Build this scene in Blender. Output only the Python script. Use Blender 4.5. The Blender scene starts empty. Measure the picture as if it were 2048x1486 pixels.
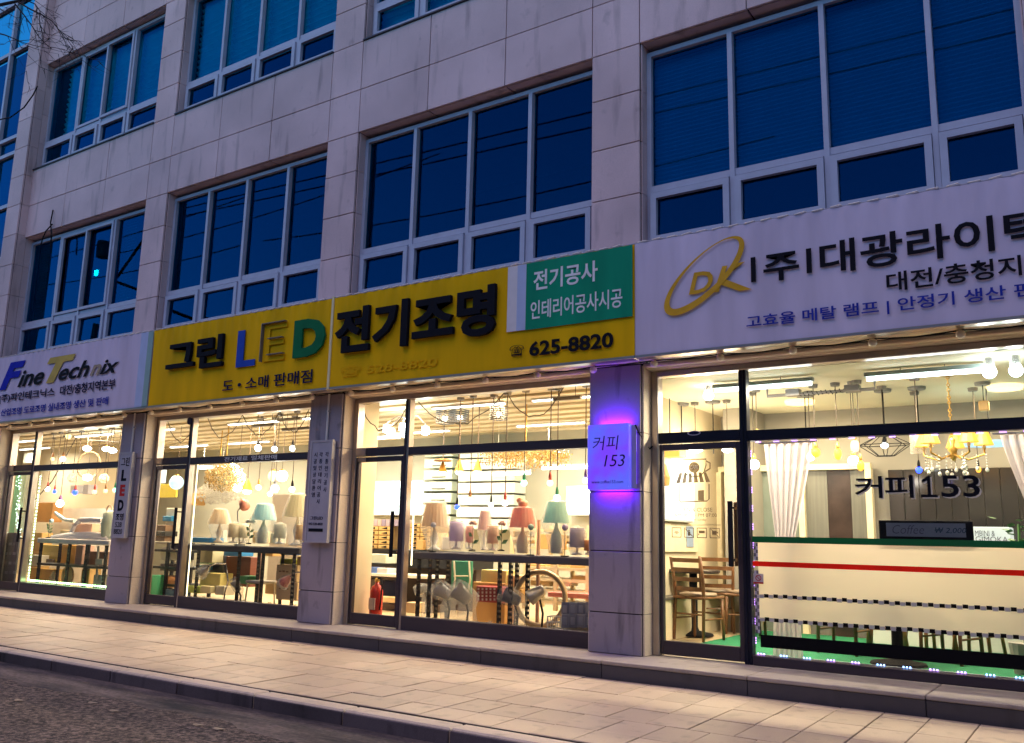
import bpy, math, random
from mathutils import Vector, Matrix
rnd = random.Random(11)
S = bpy.context.scene
COL = S.collection
R = math.radians
# ------------------------------------------------------------------ camera
CAM = Vector((0, -8.0, 1.223))
F_PX = 1788.9                                   # focal length for a 2048 px wide picture
yaw, pit, rol = R(34.3121), R(10.6055), R(1.3563)
fwd = Vector((-math.sin(yaw) * math.cos(pit), math.cos(yaw) * math.cos(pit), math.sin(pit)))
rt0 = Vector((math.cos(yaw), math.sin(yaw), 0))
up0 = rt0.cross(fwd)
RT = rt0 * math.cos(rol) + up0 * math.sin(rol)
UP = up0 * math.cos(rol) - rt0 * math.sin(rol)
cd = bpy.data.cameras.new('camera')
cd.sensor_width = 36
cd.lens = 36 * F_PX / 2048
cd.clip_end = 600
cam = bpy.data.objects.new('camera', cd)
COL.objects.link(cam)
m = Matrix((RT, UP, -fwd)).transposed().to_4x4()
m.translation = CAM
cam.matrix_world = m
S.camera = cam

# ------------------------------------------------------------------ dusk sky, added pink fill, exposure
SUN_EL, SUN_ROT = R(5.0), R(20)
W = bpy.data.worlds.new('World')
S.world = W
W.use_nodes = True
nt = W.node_tree
bg = nt.nodes['Background']
sky = nt.nodes.new('ShaderNodeTexSky')
sky.sky_type = 'NISHITA'
sky.sun_disc = False
sky.sun_elevation = SUN_EL
sky.sun_rotation = SUN_ROT
sky.ozone_density = 4.0
nt.links.new(sky.outputs[0], bg.inputs[0])
bg.inputs[1].default_value = 0.15
sl = bpy.data.lights.new('sun_fill', 'SUN')  # added soft pink fill from the street side, away from the sky's sun
sl.energy = 0.40
sl.angle = R(70)
sl.color = (1.0, 0.60, 0.56)
so = bpy.data.objects.new('sun_fill', sl)
COL.objects.link(so)
so.location = (-4, -20, 20)
so.rotation_euler = (R(20), 0, R(-12))
S.view_settings.view_transform = 'Standard'
S.view_settings.look = 'None'
S.view_settings.exposure = 1.8
S.view_settings.gamma = 1.0
S.render.engine = 'CYCLES'
S.cycles.use_denoising = True
S.cycles.max_bounces = 8
S.cycles.diffuse_bounces = 4
S.cycles.glossy_bounces = 3
S.cycles.transparent_max_bounces = 24
S.cycles.caustics_reflective = False
S.cycles.caustics_refractive = False
S.cycles.sample_clamp_indirect = 3.0
S.cycles.sample_clamp_direct = 0.0

# ------------------------------------------------------------------ helpers
def P(px, py, y):
    """the point at depth y seen at photo pixel (px, py) of the 2048 x 1486 picture"""
    d = RT * ((px - 1024) / F_PX) - UP * ((py - 743) / F_PX) + fwd
    return CAM + d * ((y - CAM.y) / d.y)

def MPP(px, py, y):
    """metres per photo pixel there"""
    return (P(px, py, y) - CAM).dot(fwd) / F_PX

def wloc(o):
    v = Vector((0, 0, 0))
    while o:
        v += o.location
        o = o.parent
    return v

class MB:
    def __init__(s):
        s.v, s.f = [], []
    def add(s, vs, fs):
        k = len(s.v)
        s.v += [tuple(v) for v in vs]
        s.f += [tuple(i + k for i in f) for f in fs]
        return s
    def box(s, x0, y0, z0, x1, y1, z1):
        x0, x1 = sorted((x0, x1)); y0, y1 = sorted((y0, y1)); z0, z1 = sorted((z0, z1))
        return s.add([(x0,y0,z0),(x1,y0,z0),(x1,y1,z0),(x0,y1,z0),(x0,y0,z1),(x1,y0,z1),(x1,y1,z1),(x0,y1,z1)],
                     [(3,2,1,0),(4,5,6,7),(0,1,5,4),(1,2,6,5),(2,3,7,6),(3,0,4,7)])
    def bbox(s, x0, y0, z0, x1, y1, z1, c=.004):
        """box with chamfered edges"""
        x0, x1 = sorted((x0, x1)); y0, y1 = sorted((y0, y1)); z0, z1 = sorted((z0, z1))
        c = min(c, (x1-x0)*.3, (y1-y0)*.3, (z1-z0)*.3)
        X, Y, Z = (x0, x1), (y0, y1), (z0, z1)
        vs, idx = [], {}
        for i in (0,1):
            for j in (0,1):
                for k in (0,1):
                    sx, sy, sz = (c if i == 0 else -c), (c if j == 0 else -c), (c if k == 0 else -c)
                    idx[i,j,k,0] = len(vs); vs.append((X[i], Y[j]+sy, Z[k]+sz))
                    idx[i,j,k,1] = len(vs); vs.append((X[i]+sx, Y[j], Z[k]+sz))
                    idx[i,j,k,2] = len(vs); vs.append((X[i]+sx, Y[j]+sy, Z[k]))
        fs = []
        I = lambda i,j,k,a: idx[i,j,k,a]
        fs += [(I(0,0,0,0),I(0,0,1,0),I(0,1,1,0),I(0,1,0,0)), (I(1,0,0,0),I(1,1,0,0),I(1,1,1,0),I(1,0,1,0)),
               (I(0,0,0,1),I(1,0,0,1),I(1,0,1,1),I(0,0,1,1)), (I(0,1,0,1),I(0,1,1,1),I(1,1,1,1),I(1,1,0,1)),
               (I(0,0,0,2),I(0,1,0,2),I(1,1,0,2),I(1,0,0,2)), (I(0,0,1,2),I(1,0,1,2),I(1,1,1,2),I(0,1,1,2))]
        for i in (0,1):
            for j in (0,1):
                fs.append((I(i,j,0,0),I(i,j,1,0),I(i,j,1,1),I(i,j,0,1)))
                fs.append((I(i,0,j,0),I(i,1,j,0),I(i,1,j,2),I(i,0,j,2)))
                fs.append((I(0,i,j,1),I(1,i,j,1),I(1,i,j,2),I(0,i,j,2)))
                for k in (0,1):
                    fs.append((I(i,j,k,0),I(i,j,k,1),I(i,j,k,2)))
        return s.add(vs, fs)
    def tube(s, a, b, r0, r1=None, n=8, cap=True):
        return s.path([a, b], [r0, r0 if r1 is None else r1], n, cap)
    def path(s, pts, r, n=6, cap=True):
        pts = [Vector(p) for p in pts]
        if not hasattr(r, '__len__'):
            r = [r] * len(pts)
        k = len(s.v); ref = None
        for i, p in enumerate(pts):
            t = (pts[min(i+1, len(pts)-1)] - pts[max(i-1, 0)])
            t = t.normalized() if t.length > 1e-9 else Vector((0,0,1))
            if ref is None or abs(ref.dot(t)) > .95:
                ref = Vector((0,0,1)) if abs(t.z) < .9 else Vector((1,0,0))
            u = t.cross(ref).normalized(); w = u.cross(t)
            ref = w
            for j in range(n):
                a = 2*math.pi*j/n
                s.v.append(tuple(p + u*(r[i]*math.cos(a)) + w*(r[i]*math.sin(a))))
        for i in range(len(pts)-1):
            for j in range(n):
                q = (j+1) % n
                s.f.append((k+i*n+j, k+i*n+q, k+(i+1)*n+q, k+(i+1)*n+j))
        if cap:
            s.f.append(tuple(k+j for j in reversed(range(n))))
            s.f.append(tuple(k+(len(pts)-1)*n+j for j in range(n)))
        return s
    def lathe(s, prof, c, n=16, flute=0, jit=0):
        """prof: (radius, height) pairs about the vertical through c"""
        c = Vector(c); k = len(s.v)
        for i, (r, h) in enumerate(prof):
            for j in range(n):
                a = 2*math.pi*j/n
                q = r*(1 + (flute if j % 2 else -flute) + (rnd.uniform(-jit, jit) if jit else 0))
                s.v.append((c.x+q*math.cos(a), c.y+q*math.sin(a), c.z+h))
        for i in range(len(prof)-1):
            for j in range(n):
                q = (j+1) % n
                s.f.append((k+i*n+j, k+i*n+q, k+(i+1)*n+q, k+(i+1)*n+j))
        if prof[0][0] > 1e-4: s.f.append(tuple(k+j for j in reversed(range(n))))
        if prof[-1][0] > 1e-4: s.f.append(tuple(k+(len(prof)-1)*n+j for j in range(n)))
        return s
    def ball(s, c, r, n=12, m=8, sz=1.0):
        return s.lathe([(max(1e-5, r*math.sin(math.pi*i/m)), -r*sz*math.cos(math.pi*i/m)) for i in range(m+1)], c, n)
    def ring(s, c, R_, r, axis, n=28, m=6):
        c = Vector(c); ax = Vector(axis).normalized()
        u = ax.orthogonal().normalized(); w = ax.cross(u)
        pts = [c + u*(R_*math.cos(2*math.pi*i/n)) + w*(R_*math.sin(2*math.pi*i/n)) for i in range(n)]
        k = len(s.v)
        for i in range(n):
            o = (pts[i]-c).normalized()
            for j in range(m):
                a = 2*math.pi*j/m
                s.v.append(tuple(pts[i] + o*(r*math.cos(a)) + ax*(r*math.sin(a))))
        for i in range(n):
            for j in range(m):
                i2, j2 = (i+1) % n, (j+1) % m
                s.f.append((k+i*m+j, k+i*m+j2, k+i2*m+j2, k+i2*m+j))
        return s
    def quad(s, a, b, c, d):
        return s.add([a, b, c, d], [(0,1,2,3)])
    def build(s, name, mt, parent=None, smooth=False, origin=None):
        me = bpy.data.meshes.new(name)
        o0 = wloc(parent) if parent else Vector((0,0,0))
        og = Vector(origin) if origin is not None else o0
        me.from_pydata([(v[0]-og.x, v[1]-og.y, v[2]-og.z) for v in s.v], [], s.f)
        me.materials.append(mt)
        if smooth:
            me.polygons.foreach_set('use_smooth', [True]*len(me.polygons))
        o = bpy.data.objects.new(name, me)
        COL.objects.link(o)
        if parent:
            o.parent = parent
        o.location = og - o0
        return o

def B(*a): return MB().box(*a)
def BB(*a, c=.004): return MB().bbox(*a, c=c)

def tag(o, label=None, cat=None, group=None, kind=None):
    if label: o['label'] = label
    if cat: o['category'] = cat
    if group: o['group'] = group
    if kind: o['kind'] = kind
    return o

def thing(name, label, cat, loc=(0,0,0), group=None):
    o = bpy.data.objects.new(name, None)
    o.empty_display_size = .05
    COL.objects.link(o)
    o.location = loc
    return tag(o, label, cat, group)

def struct(name, mb, mt):
    return tag(mb.build(name, mt), kind='structure')

def structroot(name, loc=(0,0,0)):
    o = bpy.data.objects.new(name, None); COL.objects.link(o); o.location = loc
    return tag(o, kind='structure')

def dup(root, loc, rotz=None, label=None):
    c = root.copy(); COL.objects.link(c); c.location = loc
    if rotz is not None: c.rotation_euler = (0,0,rotz)
    if label: c['label'] = label
    for a in [o for o in root.children]:
        d = a.copy(); COL.objects.link(d); d.parent = c
        for b in [o for o in a.children]:
            e = b.copy(); COL.objects.link(e); e.parent = d
    return c

# ------------------------------------------------------------------ materials
def nodes(name):
    mt = bpy.data.materials.new(name); mt.use_nodes = True
    n = mt.node_tree.nodes; l = mt.node_tree.links
    return mt, n, l, n['Principled BSDF'], n['Material Output']

def pm(name, col, rough=.55, metal=0., var=.12, scale=6., bump=0., bscale=None, spec=.5, randv=0., stretch=(1,1,1), trans=0.):
    """principled surface with a little uneven tone and relief"""
    mt, n, l, b, out = nodes(name)
    b.inputs['Roughness'].default_value = rough
    b.inputs['Metallic'].default_value = metal
    b.inputs['Specular IOR Level'].default_value = spec
    g = n.new('ShaderNodeNewGeometry')
    mp = n.new('ShaderNodeMapping'); mp.inputs['Scale'].default_value = stretch
    l.new(g.outputs['Position'], mp.inputs['Vector'])
    t = n.new('ShaderNodeTexNoise'); t.inputs['Scale'].default_value = scale; t.inputs['Detail'].default_value = 5
    l.new(mp.outputs[0], t.inputs['Vector'])
    r = n.new('ShaderNodeMapRange'); r.inputs['From Min'].default_value = .3; r.inputs['From Max'].default_value = .7
    r.inputs['To Min'].default_value = 1-var; r.inputs['To Max'].default_value = 1+var
    l.new(t.outputs[0], r.inputs['Value'])
    val = r.outputs[0]
    if randv:
        oi = n.new('ShaderNodeObjectInfo')
        r2 = n.new('ShaderNodeMapRange'); r2.inputs['To Min'].default_value = 1-randv; r2.inputs['To Max'].default_value = 1+randv
        l.new(oi.outputs['Random'], r2.inputs['Value'])
        mu = n.new('ShaderNodeMath'); mu.operation = 'MULTIPLY'
        l.new(val, mu.inputs[0]); l.new(r2.outputs[0], mu.inputs[1]); val = mu.outputs[0]
    v = n.new('ShaderNodeVectorMath'); v.operation = 'SCALE'; v.inputs[0].default_value = col[:3]
    l.new(val, v.inputs['Scale'])
    l.new(v.outputs[0], b.inputs['Base Color'])
    if bump:
        t2 = n.new('ShaderNodeTexNoise'); t2.inputs['Scale'].default_value = bscale or scale*8; t2.inputs['Detail'].default_value = 4
        l.new(mp.outputs[0], t2.inputs['Vector'])
        bp = n.new('ShaderNodeBump'); bp.inputs['Strength'].default_value = bump; bp.inputs['Distance'].default_value = .01
        l.new(t2.outputs[0], bp.inputs['Height']); l.new(bp.outputs[0], b.inputs['Normal'])
    if trans:
        tl = n.new('ShaderNodeBsdfTranslucent'); l.new(v.outputs[0], tl.inputs['Color'])
        mx = n.new('ShaderNodeMixShader'); mx.inputs[0].default_value = trans
        l.new(b.outputs[0], mx.inputs[1]); l.new(tl.outputs[0], mx.inputs[2]); l.new(mx.outputs[0], out.inputs[0])
    return mt

def em(name, col, strength):
    mt, n, l, b, out = nodes(name)
    b.inputs['Base Color'].default_value = (*[c*.35 for c in col],1)
    b.inputs['Emission Color'].default_value = (*col, 1)
    b.inputs['Emission Strength'].default_value = strength
    return mt

def stone(name, col, grain=160, stain=.35, randv=.07, rough=.6, big=.12):
    mt, n, l, b, out = nodes(name)
    b.inputs['Roughness'].default_value = rough
    g = n.new('ShaderNodeNewGeometry')
    def noise(sc, det, stretch=None):
        t = n.new('ShaderNodeTexNoise'); t.inputs['Scale'].default_value = sc; t.inputs['Detail'].default_value = det
        if stretch:
            mp = n.new('ShaderNodeMapping'); mp.inputs['Scale'].default_value = stretch
            l.new(g.outputs['Position'], mp.inputs['Vector']); l.new(mp.outputs[0], t.inputs['Vector'])
        else:
            l.new(g.outputs['Position'], t.inputs['Vector'])
        return t.outputs[0]
    def rng(o, a, b_, c, d):
        r = n.new('ShaderNodeMapRange')
        for k, v in zip(('From Min','From Max','To Min','To Max'), (a, b_, c, d)): r.inputs[k].default_value = v
        l.new(o, r.inputs['Value']); return r.outputs[0]
    def mul(a, b_):
        q = n.new('ShaderNodeMath'); q.operation = 'MULTIPLY'; l.new(a, q.inputs[0]); l.new(b_, q.inputs[1]); return q.outputs[0]
    gr = rng(noise(grain, 3), .3, .7, .86, 1.14)
    bgn = rng(noise(.9, 5), .3, .7, 1-big, 1+big)
    st = rng(noise(2.2, 6, (3.0, 3.0, .45)), .56, .74, 1.0, 1-stain)
    sp = rng(noise(5.5, 5, (1, 1, .8)), .63, .74, 1.0, 1-stain*.6)
    oi = n.new('ShaderNodeObjectInfo')
    rv = rng(oi.outputs['Random'], 0, 1, 1-randv, 1+randv)
    val = mul(mul(mul(mul(gr, bgn), st), sp), rv)
    v = n.new('ShaderNodeVectorMath'); v.operation = 'SCALE'; v.inputs[0].default_value = col
    l.new(val, v.inputs['Scale']); l.new(v.outputs[0], b.inputs['Base Color'])
    bp = n.new('ShaderNodeBump'); bp.inputs['Strength'].default_value = .12; bp.inputs['Distance'].default_value = .004
    l.new(gr, bp.inputs['Height']); l.new(bp.outputs[0], b.inputs['Normal'])
    return mt

def clear_glass(name, tint=(1,1,1), gloss=1.0, rough=.0, ior=1.45, gcol=(1,1,1)):
    mt, n, l, b, out = nodes(name)
    n.remove(b)
    tr = n.new('ShaderNodeBsdfTransparent'); tr.inputs[0].default_value = (*tint, 1)
    gl = n.new('ShaderNodeBsdfGlossy'); gl.inputs['Roughness'].default_value = rough; gl.inputs['Color'].default_value = (*gcol, 1)
    fr = n.new('ShaderNodeFresnel'); fr.inputs['IOR'].default_value = ior
    mu = n.new('ShaderNodeMath'); mu.operation = 'MULTIPLY'; mu.inputs[1].default_value = gloss; mu.use_clamp = True
    l.new(fr.outputs[0], mu.inputs[0])
    mx = n.new('ShaderNodeMixShader')
    l.new(mu.outputs[0], mx.inputs[0]); l.new(tr.outputs[0], mx.inputs[1]); l.new(gl.outputs[0], mx.inputs[2])
    l.new(mx.outputs[0], out.inputs[0])
    return mt

def sheer(name, col, opacity=.5, transl=.5, gloss=0.):
    """thin cloth, film or plastic: partly see-through, partly lit from both sides"""
    mt, n, l, b, out = nodes(name)
    b.inputs['Base Color'].default_value = (*col, 1); b.inputs['Roughness'].default_value = .35 if gloss else .7
    tl = n.new('ShaderNodeBsdfTranslucent'); tl.inputs[0].default_value = (*col, 1)
    m1 = n.new('ShaderNodeMixShader'); m1.inputs[0].default_value = transl
    l.new(b.outputs[0], m1.inputs[1]); l.new(tl.outputs[0], m1.inputs[2])
    tr = n.new('ShaderNodeBsdfTransparent')
    m2 = n.new('ShaderNodeMixShader'); m2.inputs[0].default_value = opacity
    l.new(tr.outputs[0], m2.inputs[1]); l.new(m1.outputs[0], m2.inputs[2]); l.new(m2.outputs[0], out.inputs[0])
    return mt

def gutter_mat():
    mt, n, l, b, out = nodes('gutter_concrete')
    b.inputs['Roughness'].default_value = .85
    g = n.new('ShaderNodeNewGeometry')
    def nz(sc, stretch, det=6):
        mp = n.new('ShaderNodeMapping'); mp.inputs['Scale'].default_value = stretch
        t = n.new('ShaderNodeTexNoise'); t.inputs['Scale'].default_value = sc; t.inputs['Detail'].default_value = det; t.inputs['Roughness'].default_value = .65
        l.new(g.outputs['Position'], mp.inputs['Vector']); l.new(mp.outputs[0], t.inputs['Vector']); return t.outputs[0]
    cr = n.new('ShaderNodeValToRGB')                 # dark silt and pale dust in long streaks
    for k, (p, c) in enumerate(((.38,(.016,.014,.018,1)),(.64,(.17,.135,.115,1)))):
        cr.color_ramp.elements[k].position = p; cr.color_ramp.elements[k].color = c
    l.new(nz(1.6,(.5,2.2,1)), cr.inputs[0])
    cr2 = n.new('ShaderNodeMapRange'); cr2.inputs['From Min'].default_value = .3; cr2.inputs['From Max'].default_value = .7; cr2.inputs['To Min'].default_value = .5; cr2.inputs['To Max'].default_value = 1.5
    l.new(nz(30,(1,1,1)), cr2.inputs['Value'])
    v = n.new('ShaderNodeVectorMath'); v.operation = 'SCALE'; l.new(cr.outputs[0], v.inputs[0]); l.new(cr2.outputs[0], v.inputs['Scale']); l.new(v.outputs[0], b.inputs['Base Color'])
    bp = n.new('ShaderNodeBump'); bp.inputs['Strength'].default_value = .5; bp.inputs['Distance'].default_value = .01
    l.new(nz(14,(1,1,1)), bp.inputs['Height']); l.new(bp.outputs[0], b.inputs['Normal'])
    return mt

M = {}
M['granite'] = stone('granite', (.61,.46,.46), stain=.38, randv=.09, big=.16)
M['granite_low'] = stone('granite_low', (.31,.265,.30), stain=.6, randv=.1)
M['joint'] = pm('joint', (.03,.028,.03), .75, spec=.12)
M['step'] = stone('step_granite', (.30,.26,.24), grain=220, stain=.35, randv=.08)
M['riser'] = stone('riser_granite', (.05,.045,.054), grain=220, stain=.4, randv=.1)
M['tile'] = stone('paving_tile', (.51,.405,.29), grain=260, stain=.34, randv=.11, rough=.5, big=.1)
M['mortar'] = pm('mortar', (.06,.05,.045), .95)
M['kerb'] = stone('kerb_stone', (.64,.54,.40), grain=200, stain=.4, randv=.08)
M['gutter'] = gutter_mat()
M['kerb_face'] = stone('kerb_dark', (.085,.072,.080), grain=120, stain=.6, randv=.2, rough=.8, big=.35)
M['alu'] = pm('window_aluminium', (.42,.45,.56), .42, .0, .06)
M['stainless'] = pm('dull_stainless', (.42,.36,.33), .3, .85, .12, 3)
M['shopframe'] = pm('dark_frame', (.05,.038,.048), .38, .25, .18, 3, stretch=(.3,1,3))
M['cafeframe'] = pm('navy_frame', (.006,.007,.018), .45, 0, .1, spec=.25)
M['chrome'] = pm('chrome', (.7,.68,.65), .15, 1, .03)
M['jamb_light'] = stone('jamb_stone', (.66,.55,.44), stain=.2)
M['white_paint'] = pm('white_paint', (.78,.76,.72), .5, 0, .04)
M['cream_wall'] = pm('cream_wall', (.74,.64,.46), .7, 0, .04, 1.2)
M['grey_wall'] = pm('grey_wall', (.30,.28,.255), .7, 0, .05, 1.2)
M['ceil'] = pm('cream_ceiling', (.84,.77,.60), .75, 0, .04, 1.5)
M['rear_wall'] = pm('grey_cream_wall', (.44,.43,.35), .7, 0, .05, 1.2)
M['floor'] = pm('shop_floor', (.62,.48,.30), .35, 0, .1, 2)
M['carpet'] = pm('green_carpet', (.012,.19,.085), .9, 0, .15, 20, .3, 300)
M['yellow'] = pm('yellow_vinyl', (.76,.45,.001), .75, 0, .13, 2.5, stretch=(1.6,1,.25), spec=.12)
M['ghost_yellow'] = pm('faded_yellow_print', (.71,.42,.002), .75, 0, .05, spec=.12)
M['white_vinyl'] = pm('white_vinyl', (.60,.55,.70), .75, 0, .13, 2.0, stretch=(1.6,1,.25), spec=.12)
M['green_vinyl'] = pm('green_vinyl', (.004,.27,.15), .75, 0, .13, 2.5, stretch=(1.6,1,.25), spec=.12)
M['pale_blue'] = pm('pale_blue_vinyl', (.42,.52,.74), .75, 0, .05, spec=.12)
M['teal_vinyl'] = pm('teal_vinyl', (.26,.42,.40), .75, 0, .05, spec=.12)
M['letter_black'] = pm('letter_black', (.005,.006,.012), .75, 0, .1, spec=.12)
M['letter_blue'] = pm('letter_blue', (.02,.07,.42), .75, spec=.12)
M['letter_green'] = pm('letter_green', (.006,.14,.055), .75, spec=.12)
M['letter_white'] = pm('letter_white', (.72,.75,.78), .75, spec=.12)
M['letter_navy'] = pm('letter_navy', (.008,.009,.045), .75, spec=.12)
M['print_blue'] = pm('print_blue', (.018,.035,.33), .75, spec=.12)
M['deep_blue'] = pm('deep_blue', (.012,.02,.40), .75, spec=.12)
M['old_gold'] = pm('old_gold', (.50,.40,.10), .75, spec=.12)
M['gold_print'] = pm('gold_print', (.62,.36,.03), .75, spec=.12)
M['faded_print'] = pm('faded_print', (.36,.30,.22), .75, spec=.12)
M['red_print'] = pm('red_print', (.42,.03,.03), .75, spec=.12)
M['plate'] = pm('sign_plate', (.36,.36,.43), .45, 0, .07)
M['wire_black'] = pm('black_cable', (.012,.012,.014), .75, spec=.12)
M['black'] = pm('matt_black', (.015,.015,.018), .75, spec=.12)
M['black_rack'] = pm('black_steel_rack', (.018,.018,.022), .4, .2)
M['cream_rack'] = pm('cream_steel_rack', (.78,.68,.48), .4)
M['blind'] = pm('blind_cloth', (.45,.88,.95), .8, 0, .06, trans=.25)
M['blind_dark'] = pm('dark_blind_cloth', (.10,.30,.50), .8, 0, .06, trans=.2)
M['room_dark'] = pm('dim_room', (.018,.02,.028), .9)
M['win_glass'] = clear_glass('blue_window_glass', (.16,.80,.93), 1.9, 0, 1.5, (.01,.24,.66))
M['shop_glass'] = clear_glass('shop_glass', (.96,.97,.96), .8)
M['wood'] = pm('brown_wood', (.17,.07,.024), .4, 0, .25, 12, stretch=(1,1,.2))
M['orange_wood'] = pm('orange_wood', (.34,.13,.04), .4, 0, .2, 12, stretch=(1,1,.2))
M['seat'] = pm('seat_vinyl', (.30,.22,.16), .4)
M['card'] = pm('cardboard', (.55,.34,.13), .75, 0, .08, 3)
M['card_pale'] = pm('pale_cardboard', (.66,.50,.28), .75, 0, .08, 3)
M['drawer'] = pm('drawer_wood', (.62,.42,.16), .5, 0, .08)
M['bark'] = pm('bark', (.022,.016,.018), .9, 0, .3, 14)
M['cream_frame'] = pm('cream_frame', (.80,.70,.50), .5)
M['grey_panel'] = pm('grey_panel', (.15,.15,.14), .35, 0, .15, 5, stretch=(8,8,.3))
M['dark_panel'] = pm('dark_splashback', (.05,.047,.05), .12, .3, .12, 3)
M['brown_panel'] = pm('dark_brown_panel', (.035,.022,.02), .3, 0, .5, 5)
M['sheer'] = sheer('sheer_curtain', (.82,.74,.82), .84, .45)
M['film'] = sheer('frosted_film', (.90,.83,.72), .93, .70)
M['wrap'] = sheer('plastic_wrap', (.90,.89,.84), .27, .45, 1)
M['red_tape'] = sheer('red_tape', (.80,.03,.005), .98, .6)
M['green_tape'] = sheer('green_tape', (.0,.16,.045), .98, .35)
M['black_tape'] = pm('black_tape', (.004,.004,.005), .75, spec=.12)
M['decal'] = sheer('brown_decal', (.22,.15,.08), .72, .4)
M['decal_white'] = sheer('white_decal', (.85,.82,.74), .8, .5)
M['cream_print'] = pm('cream_print', (.66,.62,.50), .5)
M['red_gloss'] = pm('red_paint', (.60,.03,.015), .3)
M['brass'] = pm('brass', (.60,.38,.10), .3, .9, .05)
M['crystal'] = clear_glass('crystal', (.95,.93,.88), 4, .05, 1.6)
M['leaf'] = pm('green_leaf', (.06,.17,.05), .5, 0, .2)
M['leaf_grey'] = pm('pale_leaf', (.25,.38,.22), .5, 0, .2)
M['petal'] = pm('pink_petal', (.75,.48,.40), .6)
M['petal_white'] = pm('white_petal', (.75,.80,.72), .6)
def cm(key, col, rough=.5, metal=0., trans=0.):
    if key not in M: M[key] = pm(key, col, rough, metal, .06, trans=trans)
    return M[key]
E_WHITE = em('bulb_white', (1.0,.93,.80), 9)
E_COOL = em('bulb_cool', (.86,1.0,.98), 9)
E_WARM = em('bulb_warm', (1.0,.66,.28), .9)
E_AMBER = em('bulb_amber', (1.0,.36,.04), .75)
E_BLUE = em('bulb_blue', (.012,.045,1.0), 2.2)
E_GREEN = em('bulb_green', (.25,1.0,.60), 1.6)
E_RED = em('bulb_red', (1.0,.36,.26), 2)
E_TUBE = em('led_tube', (.90,1.0,.97), 3.5)
E_PANEL = em('led_panel', (.84,1.0,.97), 1.0)

# ------------------------------------------------------------------ lettering
def text_mesh(s, bold=0., shear=0., res=3):
    cu = bpy.data.curves.new('lettering', 'FONT')
    cu.body = s; cu.size = 1; cu.offset = bold; cu.shear = shear; cu.resolution_u = res; cu.extrude = .5
    o = bpy.data.objects.new('lettering', cu)
    me = bpy.data.meshes.new_from_object(o)
    vs = [tuple(v.co) for v in me.vertices]; fs = [tuple(p.vertices) for p in me.polygons]
    bpy.data.objects.remove(o); bpy.data.curves.remove(cu); bpy.data.meshes.remove(me)
    return vs, fs

def fit_text(s, x0, z0, x1, z1, y, depth, bold=0., shear=0., fit=None, squeeze=1):
    """lettering that fills the box x0..x1, z0..z1 on a wall facing -y; fit: the leading letters that fill it"""
    vs, fs = text_mesh(s, bold, shear)
    ref = vs if fit is None else text_mesh(fit, bold, shear)[0]
    xa = min(v[0] for v in ref); xb = max(v[0] for v in ref)
    za = min(v[1] for v in ref); zb = max(v[1] for v in ref)
    out = [(x0+(v[0]-xa)/(xb-xa)*(x1-x0), y-depth*(v[2]+.5), z0+(v[1]-za)/(zb-za)*(z1-z0)) for v in vs]
    return out, fs

def lettering(s, x0, z0, x1, z1, y, mt, parent, depth=.003, bold=0., shear=0., fit=None, name='lettering'):
    vs, fs = fit_text(s, x0, z0, x1, z1, y, depth, bold, shear, fit)
    if ' ' in s and name == 'lettering':
        return words(vs, fs, .22*(z1-z0), mt, parent)
    mb = MB(); mb.add(vs, fs)
    return mb.build(name, mt, parent)

def words(vs, fs, gap, mt, parent):
    """one part per printed word: faces grouped where the strokes leave a wider gap"""
    fs = sorted(fs, key=lambda f: min(vs[i][0] for i in f))
    groups, right = [], None
    for f in fs:
        lo, hi = min(vs[i][0] for i in f), max(vs[i][0] for i in f)
        if right is None or lo - right > gap: groups.append([])
        groups[-1].append(f); right = hi if right is None else max(right, hi)
    for g in groups:
        mb = MB(); mp = {}
        for f in g:
            for i in f:
                if i not in mp: mp[i] = len(mb.v); mb.v.append(vs[i])
            mb.f.append(tuple(mp[i] for i in f))
        o = mb.build('lettering', mt, parent)
    return o

def raised(s, x0, z0, x1, z1, y, mt, parent, depth=.06, bold=0., fit=None):
    """raised letters, each one a part"""
    vs, fs = fit_text(s, x0, z0, x1, z1, y, depth, bold, 0, fit)
    par = list(range(len(vs)))
    def find(a):
        while par[a] != a:
            par[a] = par[par[a]]; a = par[a]
        return a
    for f in fs:
        for i in f[1:]:
            par[find(i)] = find(f[0])
    xa = min(v[0] for v in vs); xb = max(v[0] for v in vs)
    lo, hi = {}, {}
    for i, v in enumerate(vs):
        r = find(i); lo[r] = min(lo.get(r, 9e9), v[0]); hi[r] = max(hi.get(r, -9e9), v[0])
    nch = len(s)
    binof = lambda r: min(nch-1, max(0, int(((lo[r]+hi[r])/2 - xa)/((xb-xa)/nch))))
    for c in range(nch):
        mb = MB(); mp = {}
        for f in fs:
            if binof(find(f[0])) != c: continue
            for i in f:
                if i not in mp: mp[i] = len(mb.v); mb.v.append(vs[i])
            mb.f.append(tuple(mp[i] for i in f))
        if mb.f: mb.build('letter', mt, parent)
# ------------------------------------------------------------------ street
BAYS = [(-16.48,-12.73), (-12.17,-8.60), (-8.03,-4.48), (-3.90,-.36), (.21,3.76)]
PIL = [(-12.73,-12.17), (-8.60,-8.03), (-4.48,-3.90), (-.36,.21)]
ZS = .155                                        # top of the stone step

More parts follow.
